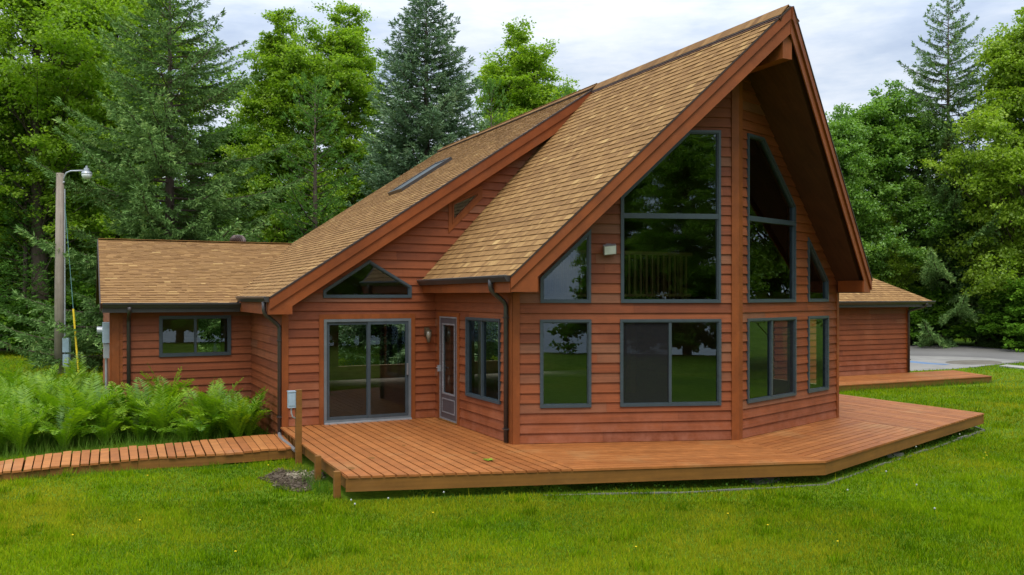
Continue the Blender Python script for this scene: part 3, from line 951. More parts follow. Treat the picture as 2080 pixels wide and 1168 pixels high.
# ------------------------------------------------------------------ what shows through the glass
mb = MB(); mb.box((-A_ + .15, .15, -.04), (mx + A_ - .15, 8.9, -.005)); mb.prism([(.15, .15, -.04), (.15, -3.7, -.04), (XR, -4.9, -.04), (mx - .15, -3.7, -.04), (mx - .15, .15, -.04)], (0, 0, .035))
part('floor', mb, M['carpet'], house)
mb = MB(); mb.box((.2, -1.70, 2.30), (5.4, 8.9, 2.50)); mb.box((5.402, 2.2, 2.30), (mx - .2, 8.9, 2.50)); part('loft', mb, M['pine'], house)
lr = MB(); lr.box((.3, -1.72, 3.46), (5.42, -1.63, 3.53)); lr.box((.3, -1.70, 2.56), (5.4, -1.65, 2.62)); lr.box((5.33, -1.6, 3.46), (5.42, 2.2, 3.53))
x = .3
while x < 5.35: lr.box((x, -1.69, 2.62), (x + .045, -1.655, 3.46)); x += .15
y = -1.55
while y < 2.1: lr.box((5.355, y, 2.5), (5.395, y + .035, 3.46)); y += .15
part('loft_railing', lr, M['pine_dimmed'], house)
mb = MB()
for x in (1.3, 6.35): mb.box((x - .09, 2.0, 0), (x + .09, 2.18, 2.315))
part('interior_post', mb, M['pine'], house)
mb = MB()
for (u0, u1) in ((1.78, 1.95), (2.9, 3.22)):
    for k in range(int((u1 - u0) / .05)):
        mb.obox(Vector(wE.p(u0 + k * .05, 1.4, -.22)), (0, 1, 0), (1, 0, 0), (0, 0, 1), .02, .012, .74)
part('curtain', mb, M['vertical'], house)
# steel flask standing on the wing window sill
tcx, tcy = -3.98, 3.98
mb = MB(); mb.box((-5.2, 3.875, 1.15), (-3.67, 4.10, 1.19)); part('window_board', mb, M['interior'], house)
mb = MB(); mb.lathe([(.05, 0), (.055, .02), (.055, .17), (.03, .21), (.03, .25), (.035, .255), (.033, .29)], (0, 0, 0), 14)
jar = link('flask', mb.mesh('flask', M['box_grey'], True)); jar.location = (tcx, tcy, 1.19)
tag(jar, 'small grey blue flask standing inside the left wing window', 'flask')

# ================================================================== DECKS AND BOARDWALK
def boards(poly, d, pitch=.1535, gap=.009, z=0.0, th=.032, seed=5, jit=.0015, cut=(2.2, 4.6), phase=0.0, start=None):
    """deck boards along direction d, clipped to a convex CCW polygon"""
    rg = random.Random(seed); l = math.hypot(*d); d = (d[0] / l, d[1] / l); n = (-d[1], d[0])
    U = [p[0] * d[0] + p[1] * d[1] for p in poly]; V = [p[0] * n[0] + p[1] * n[1] for p in poly]
    mb = MB(); v = min(V) + phase
    if v > min(V): v -= pitch
    while v < max(V):
        cs = [min(U) - .1]; 
        if cut:
            u = min(U) + rg.uniform(*cut)
            while u < max(U): cs.append(u); u += rg.uniform(*cut)
        cs.append(max(U) + .1)
        for a, b in zip(cs, cs[1:]):
            dz = rg.uniform(-jit, jit)
            Rk = [(a + .002, v), (b - .002, v), (b - .002, v + pitch - gap), (a + .002, v + pitch - gap)]
            W = [(u * d[0] + vv * n[0], u * d[1] + vv * n[1]) for u, vv in Rk]
            C = clip_poly(W, poly)
            if len(C) >= 3: mb.prism([(q[0], q[1], z - th + dz) for q in C], (0, 0, th), min(1, max(0, rg.gauss(.5, .25))))
        v += pitch
    return mb


deck = thing('deck', 'broad orange brown plank deck wrapping round the glazed prow of the house', 'deck', (3.8, -5, GZ))
L0, L1, DM, DRr = (-3.25, -.005), (-3.33, -5.13), (3.735, -7.262), (11.035, -4.70)
S1p = (-.075, -6.112); S3p = (7.66, -5.884); prow = (XR, -B_ - D_)
ov = .0
part('decking', boards([L0, L1, S1p, (0, -B_), (0, -.005)], (0, 1), .166, .026, seed=41, cut=None), M['deck'], deck)
part('decking', boards([(0, -B_), S1p, DM, prow], (DM[0] - L1[0], DM[1] - L1[1]), .150, .014, seed=42), M['deck'], deck)
part('decking', boards([prow, DM, S3p, (mx, -B_)], (DRr[0] - DM[0], DRr[1] - DM[1]), .150, .016, seed=43), M['deck'], deck)
part('decking', boards([(mx, -B_), S3p, DRr, (11.04, -.005), (mx, -.005)], (0, 1), .15, .014, seed=44), M['deck'], deck)
fa = MB()
def fascia(a, b, zt_, zb, inn, t=.04, mb=fa, r=None):
    d = Vector((b[0] - a[0], b[1] - a[1], 0)).normalized(); n = Vector((d.y, -d.x, 0))
    A = Vector((a[0], a[1], zb)) - n * inn; B = Vector((b[0], b[1], zb)) - n * inn
    mb.prism([A, B, B + Vector((0, 0, zt_ - zb)), A + Vector((0, 0, zt_ - zb))], -n * t, r)
fascia(L1, DM, -.034, -.225, .018, r=.3); fascia(DM, DRr, -.034, -.225, .018, r=.7); fascia(DRr, (11.04, -.02), -.034, -.225, .02); fascia(L0, L1, -.034, -.225, .06)
part('fascia', fa, M['deck_fascia'], deck)
def dpost(x, y, zb, zt_, s=.05, name='post', m='deck_fascia', hw=None):
    mb = MB(); mb.box((x - s, y - s, zb), (x + s, y + s, zt_)); return part(name, mb, M[m], deck)
dpost(-3.37, -3.62, GZ - .1, .05, .045); dpost(-3.385, -4.86, GZ - .1, .03, .045)
for x, y in ((3.0, -6.55), (-.4, -5.4), (6.6, -5.9), (9.9, -4.7), (-2.6, -4.6)): dpost(x, y, GZ - .1, -.035, .045)
for x, y in ((3.0, -6.62), (6.6, -5.95)):
    mb = MB(); mb.box((x - .22, y - .18, GZ - .05), (x + .22, y + .14, GZ + .055)); part('footing', mb, M['concrete'], deck)
# dark skirt of joists under the boards
jo = MB()
for k in range(1, 15):
    t = k / 15
    jo.box((L1[0] + (S1p[0] - L1[0]) * 0 + .1, -.3 - 4.6 * t, -.2), (-.1, -.26 - 4.6 * t, -.036))
part('joist', jo, M['deck_fascia'], deck)

deck2 = thing('deck', 'low far deck in front of the right wing with grass along its edge', 'deck', (16, 3.2, GZ))
P2 = [(10.9, 2.25), (21.0, 2.17), (21.95, 4.36), (10.9, 4.39)]
part('decking', boards(P2, (1, 0), .15, .01, z=-.17, seed=51), M['deck'], deck2)
f2 = MB(); fascia(P2[0], P2[1], -.205, GZ - .06, .02, mb=f2); fascia(P2[1], P2[2], -.205, GZ - .06, .02, mb=f2)
part('fascia', f2, M['deck_fascia'], deck2)

for (px, py, r_) in ((755, 930, .09), (713, 951, .10), (963, 920, .10), (1030, 880, .07), (820, 905, .05)):
    s_, c_ = math.sin(YAW), math.cos(YAW); bb_ = -(py - Y0) / FPX; aa_ = (px - 1040) / FPX; t_ = (0 - CAM[2]) / bb_
    qx, qy = CAM[0] + (c_ * aa_ + s_) * t_, CAM[1] + (-s_ * aa_ + c_) * t_
    mb = MB(); mb.face([(qx + r_ * .55 * math.cos(a), qy + r_ * math.sin(a) * (1 + .2 * math.sin(3 * a)), .0042) for a in np.linspace(0, 2 * math.pi, 18, endpoint=False)], .5)
    part('stain', mb, M['deck_fascia'], deck)

# tall post with a utility box, standing at the deck corner
tp = thing('wooden_post', 'tall square wooden post at the deck corner carrying a small grey utility box', 'post', (-3.32, -1.97, GZ))
mb = MB(); mb.box((-3.37, -2.02, GZ - .2), (-3.27, -1.92, .92)); mb.box((-3.372, -2.022, .921), (-3.268, -1.918, .930)); part('post', mb, M['deck_fascia'], tp)
mb = MB(); mb.box((-3.50, -2.00, .62), (-3.372, -1.90, .90)); mb.box((-3.505, -2.012, .895), (-3.371, -1.895, .915)); mb.box((-3.495, -2.010, .66), (-3.385, -2.001, .87)); bx = part('utility_box', mb, M['box_grey'], tp)
mb = MB(); mb.tube([(-3.44, -1.95, .62), (-3.44, -1.95, .52), (-3.42, -1.95, .46), (-3.375, -1.94, .43)], .014, 6); part('conduit', mb, M['steel'], bx)

# corrugated drain hose at the back corner of the deck
mb = MB(); mb.tube([(-3.26, .06, -.12), (-3.31, -.25, -.14), (-3.33, -.7, -.15), (-3.32, -1.2, -.16), (-3.33, -1.75, -.17)], .035, 8)
tag(part('drain_hose', mb, M['gutter_edge'], None), 'grey drain hose running along the left edge of the deck', 'hose')

# boardwalk
back = [(-9.6, -.85), (-7.95, -.62), (-7.60, -.33), (-6.98, .02), (-6.62, .12), (-6.30, .13), (-5.95, .13), (-5.63, .16), (-5.33, .13), (-5.03, .16), (-4.73, .12), (-4.42, .10), (-4.15, .06), (-3.80, .02), (-3.36, -.06)]
import bisect
walk = thing('boardwalk', 'narrow weathered boardwalk of short cross planks leading over the lawn to the deck', 'boardwalk', (-5.6, -.8, GZ))
def cam_ray(px, py):
    s, c = math.sin(YAW), math.cos(YAW); a = (px - 1040) / FPX; b = -(py - Y0) / FPX
    return (c * a + s, -s * a + c, b)
def ray_ground(px, py, z):
    d = cam_ray(px, py); t = (z - CAM[2]) / d[2]; return (CAM[0] + d[0] * t, CAM[1] + d[1] * t)
bk = [(-150, 958), (-60, 946), (0, 937), (40, 930), (106, 920), (154, 915.4), (197, 912.5), (237, 909), (277, 905.7), (317, 902.5), (357, 899.5), (394, 895.4), (434, 891.4), (471, 888.3), (523, 884), (575, 880.4)]
ft = [(-160, 985), (-66, 970), (-5, 959), (34, 955.4), (100, 947.3), (151, 944), (194, 939.8), (240, 935.4), (280, 931.4), (323, 928.3), (363, 926.2), (406, 923.7), (452, 921), (492, 917.5), (546, 912.6), (600, 908.5)]
zw = lambda i: -.15 - .07 * (1 - min(1, max(0, i) / 15.0))
BP = [ray_ground(*p, zw(i)) for i, p in enumerate(bk)]; FP = [ray_ground(*p, zw(i)) for i, p in enumerate(ft)]
def along(P, t):
    i = min(int(t), len(P) - 2); f = t - i; return (P[i][0] + (P[i + 1][0] - P[i][0]) * f, P[i][1] + (P[i + 1][1] - P[i][1]) * f)
pl = MB(); t = 0.0; rg = random.Random(9)
while t < 14.98:
    i = min(int(t), 14); span = math.dist(BP[i], BP[i + 1]) ; dt = .155 / span
    e = min(t + dt, 15.0); z = zw(t) + rg.uniform(-.006, .006); g = (.024 if t < 11.5 else .013) / span
    a0, a1 = Vector((*along(FP, t), 0)), Vector((*along(FP, e - g), 0)); b0, b1 = Vector((*along(BP, t), 0)), Vector((*along(BP, e - g), 0))
    jf, jb = rg.uniform(-.02, .02), rg.uniform(-.03, .03)
    dv = (b0 - a0).normalized(); a0 -= dv * jf; a1 -= dv * (jf + rg.uniform(-.01, .01)); b0 += dv * jb; b1 += dv * (jb + rg.uniform(-.01, .01))
    pl.prism([(q.x, q.y, z - .035 + rg.uniform(-.003, .003)) for q in (a0, a1, b1, b0)], (0, 0, .035), min(1, max(0, rg.gauss(.5, .28))))
    t = e
part('planking', pl, M['walk'], walk)
for Q, o in ((FP, .03), (BP, -.03)):
    sk_ = MB()
    for k in range(15):
        a, b = Q[k], Q[k + 1]; d = Vector((b[0] - a[0], b[1] - a[1], 0)).normalized(); n = Vector((-d.y, d.x, 0)) * o
        zz = zw(k) - .037
        if k == 12 and o > 0: zz += .012
        sk_.prism([(a[0] + n.x, a[1] + n.y, zz - .16), (b[0] + n.x, b[1] + n.y, zz - .16), (b[0] + n.x, b[1] + n.y, zz), (a[0] + n.x, a[1] + n.y, zz)], n.normalized() * .038, .5)
    part('skirt_board', sk_, M['deck_fascia'], walk)

# concrete edging half sunk in the grass along the deck front
mb = MB(); E_ = [(-.6, -6.02), (1.2, -6.72), (2.6, -7.08), (3.75, -7.32), (5.4, -6.72), (8.3, -5.72), (10.95, -4.78), (11.25, -4.30)]
for a, b in zip(E_, E_[1:]):
    d = Vector((b[0] - a[0], b[1] - a[1], 0)).normalized(); n = Vector((-d.y, d.x, 0)) * .05
    L_ = math.dist(a, b); k = max(1, round(L_ / .62))
    for i in range(k):
        p = Vector((*a, GZ - .07)) + d * (L_ * i / k + .008); q = Vector((*a, GZ - .07)) + d * (L_ * (i + 1) / k - .008)
        mb.prism([p, q, q + n, p + n], (0, 0, .085 + random.uniform(-.014, .014)))
tag(part('edging', mb, M['concrete'], None), 'weathered concrete edging strip in the grass below the deck front', 'edging')

# ================================================================== YARD LIGHT POLE
PX, PY = -7.63, 19.80
yl = thing('light_pole', 'weathered wooden utility pole with a curved arm yard light', 'light pole', (PX, PY, GZ))
mb = MB(); mb.tube([(PX, PY, GZ - .3), (PX, PY, 3), (PX + .02, PY, 7.2)], [.19, .165, .135], 14); part('pole', mb, M['pole'], yl, True)
rx, ry = math.cos(YAW), -math.sin(YAW)
at = lambda d, z, o=0: (PX + rx * d - ry * o * -1 * 0, PY + ry * d, z)
mb = MB(); mb.tube([at(.14, 6.85), at(.17, 7.05), at(.26, 7.21), at(.42, 7.28), at(.95, 7.30)], .032, 8); mb.tube([at(.10, 6.85), at(.19, 6.85)], .05, 6); part('arm', mb, M['steel'], yl, True)
mb = MB(); c0 = at(1.03, 7.2)
mb.lathe([(.03, .30), (.045, .29), (.045, .22), (.10, .21), (.11, .10), (.17, .07), (.20, .0), (.19, -.02)], (c0[0], c0[1], 7.18), 16); lh = part('lamp_head', mb, M['steel'], yl)
mb = MB(); mb.lathe([(.185, -.02), (.175, -.10), (.12, -.19), (.05, -.21)], (c0[0], c0[1], 7.18), 16); part('lamp_glass', mb, M['white_lamp'], lh, True)
mb = MB(); mb.tube([at(.20, GZ), at(.20, 6.6)], .028, 8); part('conduit', mb, M['steel'], yl)
mb = MB(); cx = at(.27, .72)
mb.obox((cx[0], cx[1] - .12, .70), (rx, ry, 0), (-ry, rx, 0), (0, 0, 1), .12, .08, .27); mb.obox((cx[0], cx[1] - .12, .12), (rx, ry, 0), (-ry, rx, 0), (0, 0, 1), .11, .08, .24); part('junction_box', mb, M['box_grey'], yl)
g0 = at(.18, 6.3); g1 = at(.72, GZ + .05); g1 = (g1[0], g1[1] - .5, g1[2]); mid = tuple(g0[i] + (g1[i] - g0[i]) * .64 for i in range(3))
mb = MB(); mb.tube([g0, g1], .012, 5); part('guy_wire', mb, M['wire'], yl)
mb = MB(); mb.tube([mid, g1], .035, 8); part('guy_guard', mb, M['yellow'], yl)

# ================================================================== GROUND, DRIVEWAY, PATH
def vnoise(x, y, s, seed=0):
    """smooth value noise"""
    rs = np.random.default_rng(seed); T = rs.random((64, 64))
    x = np.asarray(x) / s; y = np.asarray(y) / s
    xi = np.floor(x).astype(int); yi = np.floor(y).astype(int); fx = x - xi; fy = y - yi
    fx = fx * fx * (3 - 2 * fx); fy = fy * fy * (3 - 2 * fy)
    g = lambda a, b: T[a % 64, b % 64]
    return (g(xi, yi) * (1 - fx) + g(xi + 1, yi) * fx) * (1 - fy) + (g(xi, yi + 1) * (1 - fx) + g(xi + 1, yi + 1) * fx) * fy


def gz(x, y):
    x = np.asarray(x, float); y = np.asarray(y, float)
    near = np.clip(1 - (np.hypot(x, y + 2) - 14) / 20, 0, 1)
    return GZ - np.clip((-33 - y) * .22, 0, 9) + .05 * (vnoise(x, y, 2.6, 1) - .5) * near - .10 * np.clip((np.hypot(x + 6, y + 17) - 26) / 25, 0, 1)


def axis(lo, hi, c0, c1):
    a = list(np.arange(c0, c1 + .01, .8)); s = .8
    v = c1
    while v < hi: s *= 1.25; v += s; a.append(v)
    s = .8; v = c0
    while v > lo: s *= 1.25; v -= s; a.insert(0, v)
    return np.array(a)


gx = axis(-320, 320, -16, 32); gy = axis(-320, 320, -18, 34)
XX, YY = np.meshgrid(gx, gy, indexing='ij'); ZZ = gz(XX, YY)
nv = len(gx); nw = len(gy)
me = bpy.data.meshes.new('lawn')
idx = np.arange(nv * nw).reshape(nv, nw)
F_ = np.stack([idx[:-1, :-1], idx[1:, :-1], idx[1:, 1:], idx[:-1, 1:]], -1).reshape(-1, 4)
me.from_pydata(np.stack([XX, YY, ZZ], -1).reshape(-1, 3).tolist(), [], F_.tolist()); me.materials.append(M['ground'])
me.polygons.foreach_set('use_smooth', [True] * len(me.polygons))
structure(link('lawn', me))


LK = MB(); LK.prism([(-320, -320, -8.2), (320, -320, -8.2), (320, -62, -8.2), (-320, -62, -8.2)], (0, 0, .4), .5)
def water_mat():
    m, nt, out = new_mat('lake_water')
    n = noise(nt, .8, 4); principled(nt, out, (.03, .06, .08), .08, .5, 0, bump=n, bstr=.1, bdist=.05)
    return m
structure(part('lake', LK, water_mat(), None))


def sheet(name, pts, mat, dz, step=1.2):
    """flat outline laid on the ground"""
    mb = MB(); n = len(pts)
    z = max(gz(p[0], p[1]) for p in pts) + dz
    mb.prism([(p[0], p[1], z - .03) for p in pts], (0, 0, .03), .5)
    return part(name, mb, M[mat], None)


G2 = -.455
dp = lambda px, py: ray_ground(px, py, G2)
drive = [dp(*p) for p in ((1838, 757), (1935, 752), (1990, 747), (2030, 742), (2085, 737), (2260, 728), (2260, 712), (2085, 715), (2010, 708), (1940, 702), (1846, 697), (1700, 693), (1600, 700))]
mb = MB(); mb.prism([(p[0], p[1], G2 + .02) for p in drive], (0, 0, .03)); structure(part('driveway', mb, M['asphalt'], None))
ap = [dp(*p) for p in ((1838, 757), (1935, 752), (1985, 747.5), (2020, 742), (2076, 735), (2000, 729), (1940, 726.5), (1846, 725), (1760, 724), (1700, 735))]
mb = MB(); mb.prism([(p[0], p[1], G2 + .03) for p in ap], (0, 0, .0245)); structure(part('driveway_apron', mb, M['apron'], None))
el = [dp(1978 + 58 * math.cos(a), 738.5 + 4.6 * math.sin(a)) for a in np.linspace(0, 2 * math.pi, 24, endpoint=False)]
mb = MB(); mb.prism([(p[0], p[1], G2 + .035) for p in el], (0, 0, .0235)); structure(part('dirt_patch', mb, M['dirt'], None))
bl = [dp(*p) for p in ((1846, 738.5), (1880, 741.8), (1920, 744), (1930, 742.5), (1890, 739.6), (1850, 735.5))]
mb = MB(); mb.prism([(p[0], p[1], G2 + .035) for p in bl], (0, 0, .0235)); structure(part('blue_road_mark', mb, M['chalk'], None))
pa = [dp(*p) for p in ((2030, 747), (2120, 757), (2120, 752), (2045, 744.5))]
mb = MB(); mb.prism([(p[0], p[1], G2 + .03) for p in pa], (0, 0, .06)); structure(part('path', mb, M['sidewalk'], None))

# mulch patch with chips by the deck corner
rg = np.random.default_rng(3); mb = MB()
mcx, mcy = -3.72, -3.35
for k in range(900):
    a, r_ = rg.uniform(0, 2 * math.pi), math.sqrt(rg.uniform(0, 1))
    x, y = mcx + .46 * r_ * math.cos(a) * (1 + .25 * math.sin(3 * a + 1)), mcy + .8 * r_ * math.sin(a) * (1 + .2 * math.cos(4 * a))
    ax = Vector(rg.normal(size=3) * (1, 1, .35)).normalized(); ay = ax.cross(Vector((.1, .2, 1))).normalized()
    pale = math.hypot(x + 3.50, y + 3.15) < .28
    mb.obox((x, y, float(gz(x, y)) + rg.uniform(.004, .035 if not pale else .07)), ax, ay, ax.cross(ay), rg.uniform(.012, .04), rg.uniform(.006, .018), .004, float(min(1, max(0, rg.normal(.85 if pale else .3, .2)))))
el = [(mcx + .44 * math.cos(a) * (1 + .25 * math.sin(3 * a + 1)), mcy + .78 * math.sin(a) * (1 + .2 * math.cos(4 * a))) for a in np.linspace(0, 2 * math.pi, 22, endpoint=False)]
mb.prism([(p[0], p[1], GZ - .03) for p in el], (0, 0, .042), .25)
stuff(tag(part('mulch', mb, M['mulch'], None), 'bare patch of mulch and pale wood chips at the deck corner', 'mulch'))
# green leaf sprig lying on the deck
mb = MB(); o = Vector((.0, -.0, .006))
for k in range(9):
    a = k * .7 + random.uniform(-.2, .2); l = random.uniform(.07, .13); d = Vector((math.cos(a), math.sin(a), .12)); n = Vector((-d.y, d.x, 0)) * .025
    mb.prism([o, o + d * l * .5 + n, o + d * l, o + d * l * .5 - n], (0, 0, .002), random.random())
sp = link('leaf_sprig', mb.mesh('leaf_sprig', M['yellow_green'])); q = ray_ground(993, 936, 0.0); sp.location = (q[0], q[1], .006)
tag(sp, 'small green leaf sprig lying on the deck boards', 'leaf')


# ================================================================== VEGETATION
def nrm(a): return a / np.maximum(np.linalg.norm(a, axis=-1, keepdims=True), 1e-9)


def leaf_quads(c, a, b, l, w, fold=.0):
    """diamond leaves: centre-base c, axis a, width axis b"""
    l = np.asarray(l)[..., None]; w = np.asarray(w)[..., None]
    n = np.cross(a, b)
    v = np.stack([c, c + a * l * .45 + b * w * .5 + n * w * fold, c + a * l, c + a * l * .45 - b * w * .5 + n * w * fold], 1)
    return v


def rand_dirs(n, rg, zs=1.0):
    d = rg.normal(size=(n, 3)); d[:, 2] *= zs; return nrm(d)


def finish_tree(name, label, cat, loc, verts, rnd, mat, wood, group=None, rz=0.0, part_names=('crown', 'trunk')):
    """shared mesh pair -> tree thing"""
    t = thing(name, label, cat, loc, rz, group)
    link(part_names[0], verts, t, False)
    if wood is not None: link(part_names[1], wood, t, False)
    return t


def broadleaf_mesh(key, H, Wd, mat, seed, leaves=46000, lsize=.15, base=.22, lobes=7, clumps=150, open_=.0, stems=1, low=False):
    """tapered trunk with limbs reaching into many leaf clumps that fill an uneven crown"""
    rg = np.random.default_rng(seed)
    # uneven crown: many small lobes, the top ones drawn up into points
    lc = []; nl = lobes * 2 + 4
    for i in range(nl):
        t = (i + .5) / nl; z = H * (base + (1 - base) * (.12 + .76 * t)); a = i * 2.39996 + rg.uniform(-.5, .5)
        prof = (math.sin(math.pi * (.12 + .80 * t)) ** .75 * (1 - .25 * t)) if not low else 1 - .7 * t
        r = Wd * .5 * (.74 * prof) * rg.uniform(.45, 1.1)
        lc.append((r * math.cos(a), r * math.sin(a), z, Wd * .5 * rg.uniform(.26, .46) * (1.0 - .45 * t), (1 - base) * H * rg.uniform(.06, .12) * (1 + .7 * t)))
    for k in range(3):
        lc.append((rg.normal() * Wd * .08, rg.normal() * Wd * .08, H * rg.uniform(.80, .9), Wd * .5 * rg.uniform(.16, .24), H * rg.uniform(.09, .13)))
    lc = np.array(lc)
    cl = []
    while len(cl) < clumps:
        k = rg.integers(len(lc)); d = rand_dirs(1, rg)[0]; r = rg.uniform(.35, 1.0) ** .6
        p = lc[k, :3] + d * r * np.array([lc[k, 3], lc[k, 3], lc[k, 4]])
        if p[2] > H * base * .75: cl.append(p)
    cl = np.array(cl)
    wood = MB(); top = H * .93
    bend = rg.uniform(-.4, .4, 2)
    tp = lambda z: np.array([bend[0] * math.sin(z / H * 2.2) , bend[1] * math.sin(z / H * 1.7), z])
    r0 = .018 * H + .04
    zs_ = np.linspace(-.3, top, 12); wood.tube([tp(z) for z in zs_], [r0 * (1 - .93 * max(0, z) / top) + .01 for z in zs_], 7)
    for s in range(stems - 1):
        a = rg.uniform(0, 6.28); q = np.array([math.cos(a), math.sin(a), 0]) * .35
        wood.tube([tp(z) + q * (1 + 3.5 * z / H) for z in zs_], [r0 * .8 * (1 - .93 * max(0, z) / top) + .01 for z in zs_], 6)
    for p in cl[::2]:
        rad = math.hypot(p[0], p[1]); z0 = max(H * base * rg.uniform(.8, 2.2), p[2] - rad * rg.uniform(.5, 1.2) - .3); z0 = min(z0, top * .9)
        s = tp(z0); m = s + (p - s) * .5 + np.array([0, 0, .12 * rad])
        rr = .010 + .0055 * np.linalg.norm(p - s)
        wood.tube([s, m, p], [rr, rr * .65, .008], 4, cap=False)
    per = leaves // clumps
    C, A, Bv, Ls, Ws, Rn = [], [], [], [], [], []
    for p in cl:
        n = int(per * rg.uniform(.6, 1.5)); cr = rg.uniform(.36, .75) * min(Wd, 9) / 8.0
        # sub sprays inside a clump make ragged edges
        ns = 8; sp = p + rand_dirs(ns, rg, .38) * cr * rg.uniform(.35, 1.45, (ns, 1)) + np.array([0, 0, .12 * cr])
        k = rg.integers(ns, size=n)
        c = sp[k] + rg.normal(size=(n, 3)) * np.array([.19, .19, .085]) * cr * 1.5 * np.where(rg.uniform(size=(n, 1)) < .08, 1.6, 1.0)
        a = nrm(rand_dirs(n, rg, .6) + np.array([0, 0, -.35]) + nrm(c - p) * .5)
        b = nrm(np.cross(a, nrm(rand_dirs(n, rg) * .8 + np.array([0, 0, 1.0]))))
        C.append(c); A.append(a); Bv.append(b)
        s = lsize * rg.uniform(.65, 1.35, n); Ls.append(s); Ws.append(s * rg.uniform(.6, .85, n))
        Rn.append(np.clip(rg.normal(.5 + rg.normal(0, .13), .2, n), 0, 1))
    C = np.concatenate(C); v = leaf_quads(C, np.concatenate(A), np.concatenate(Bv), np.concatenate(Ls), np.concatenate(Ws), .15)
    return np_mesh(key + '_crown', v, 4, M[mat], np.concatenate(Rn)), wood.mesh(key + '_trunk', M['bark'], True)


def conifer_mesh(key, H, Rmax, mat, seed, dens=1.0, base=.06, power=.85, droop=.18, up=.25, spray=.24, wild=.15, hang=.35, nb=None, width=.42, tw_sp=.17):
    """whorled branches with flat side twigs clothed in needle sprays"""
    rg = np.random.default_rng(seed)
    wood = MB(); r0 = .013 * H + .05
    wood.tube([(0, 0, -.3), (0, 0, H * .5), (0, 0, H * .99)], [r0, r0 * .55, .012], 8)
    nb = nb or int(H * 8.5 * dens)
    C, A, Bv, Ls, Ws, Rn = [], [], [], [], [], []
    for i in range(nb):
        t = (i + rg.uniform(0, 1)) / nb; t = t ** 1.08
        z = H * (base + (1 - base) * t) * .985; az = i * 2.39996 + rg.uniform(-.4, .4)
        L = Rmax * (1 - t) ** power * rg.uniform(1 - wild * 2.2, 1 + wild) + .16
        tone = rg.normal(.48, .12)
        dz0 = -droop * (1 - t) + up * 1.6 * t          # initial pitch
        m = max(4, int(L / .3)); s = np.linspace(0, 1, m + 1)
        side = np.array([-math.sin(az), math.cos(az), 0]); out = np.array([math.cos(az), math.sin(az), 0])
        zz = z + L * (dz0 * s - .12 * (1 - t) * s * (1 - s) * 2 + up * .55 * s ** 3)
        P = out * (L * s)[:, None] + side * (L * .06 * rg.normal() * s ** 2)[:, None]; P[:, 2] += zz
        wood.tube(P, list((.010 + .011 * L) * (1 - .85 * s)), 4, cap=False)
        ntw = max(5, int(L / tw_sp * dens * 1.0)) 
        for j in range(ntw):
            q = .16 + .84 * (j + rg.uniform(0, 1)) / ntw; f = q * m; k = min(int(f), m - 1); p = P[k] + (P[k + 1] - P[k]) * (f - k)
            tang = nrm(P[k + 1] - P[k]); sg = 1 if j % 2 else -1
            tl = (.16 + width * L * (1 - q) ** .8 * (.35 + .65 * math.sin(math.pi * min(1, q * 1.1)))) * rg.uniform(.7, 1.25)
            tl = min(tl, 1.15); ttone = rg.normal(0, .09)
            d = nrm(tang * .75 + side * sg * rg.uniform(.5, .95) + np.array([0, 0, rg.uniform(-.16, .10)]))
            n = max(6, int(tl / .026 * dens))
            u = rg.uniform(0, 1, n); c = p + d * (tl * u)[:, None]; c[:, 2] -= hang * (tl * u) ** 2 * .5 + rg.uniform(0, .05, n)
            a = nrm(d * .8 + rg.normal(size=(n, 3)) * .42 + np.array([0, 0, -hang * .45]))
            b = nrm(np.cross(a, rand_dirs(n, rg)))
            C.append(c); A.append(a); Bv.append(b); l = spray * rg.uniform(.6, 1.25, n) * (1 - .3 * t); Ls.append(l); Ws.append(l * rg.uniform(.20, .30, n))
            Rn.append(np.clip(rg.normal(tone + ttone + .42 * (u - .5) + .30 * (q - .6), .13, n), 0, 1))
        n = int(8 * dens) + 4; c = P[-1] + rg.normal(size=(n, 3)) * .05; a = nrm(nrm(P[-1] - P[-2]) + rg.normal(size=(n, 3)) * .45); b = nrm(np.cross(a, rand_dirs(n, rg)))
        C.append(c); A.append(a); Bv.append(b); l = spray * rg.uniform(.7, 1.2, n); Ls.append(l); Ws.append(l * .3); Rn.append(np.clip(rg.normal(tone + .15, .15, n), 0, 1))
    # leader
    n = 60; c = np.zeros((n, 3)); c[:, 2] = H * (.95 + .055 * rg.uniform(0, 1, n)); a = nrm(rg.normal(size=(n, 3)) * .6 + np.array([0, 0, .9])); b = nrm(np.cross(a, rand_dirs(n, rg)))
    C.append(c); A.append(a); Bv.append(b); Ls.append(np.full(n, spray * .8)); Ws.append(np.full(n, spray * .22)); Rn.append(rg.uniform(.3, .8, n))
    v = leaf_quads(np.concatenate(C), np.concatenate(A), np.concatenate(Bv), np.concatenate(Ls), np.concatenate(Ws), .1)
    return np_mesh(key + '_crown', v, 4, M[mat], np.concatenate(Rn)), wood.mesh(key + '_trunk', M['bark'], True)


def cpos(px, t, z=None):
    d = cam_ray(px, Y0); x, y = CAM[0] + d[0] * t, CAM[1] + d[1] * t
    return (x, y, float(gz(x, y)) if z is None else z)


def hgt(py, t): return CAM[2] + (Y0 - py) / FPX * t + .45


def tree(meshes, H0, name, label, cat, px, t, top, group=None, rz=0.0, wscale=1.0):
    h = hgt(top, t); s = h / H0
    o = finish_tree(name, label, cat, cpos(px, t), meshes[0], None, None, meshes[1], group, rz)
    o.scale = (s * wscale, s * wscale, s)
    return o


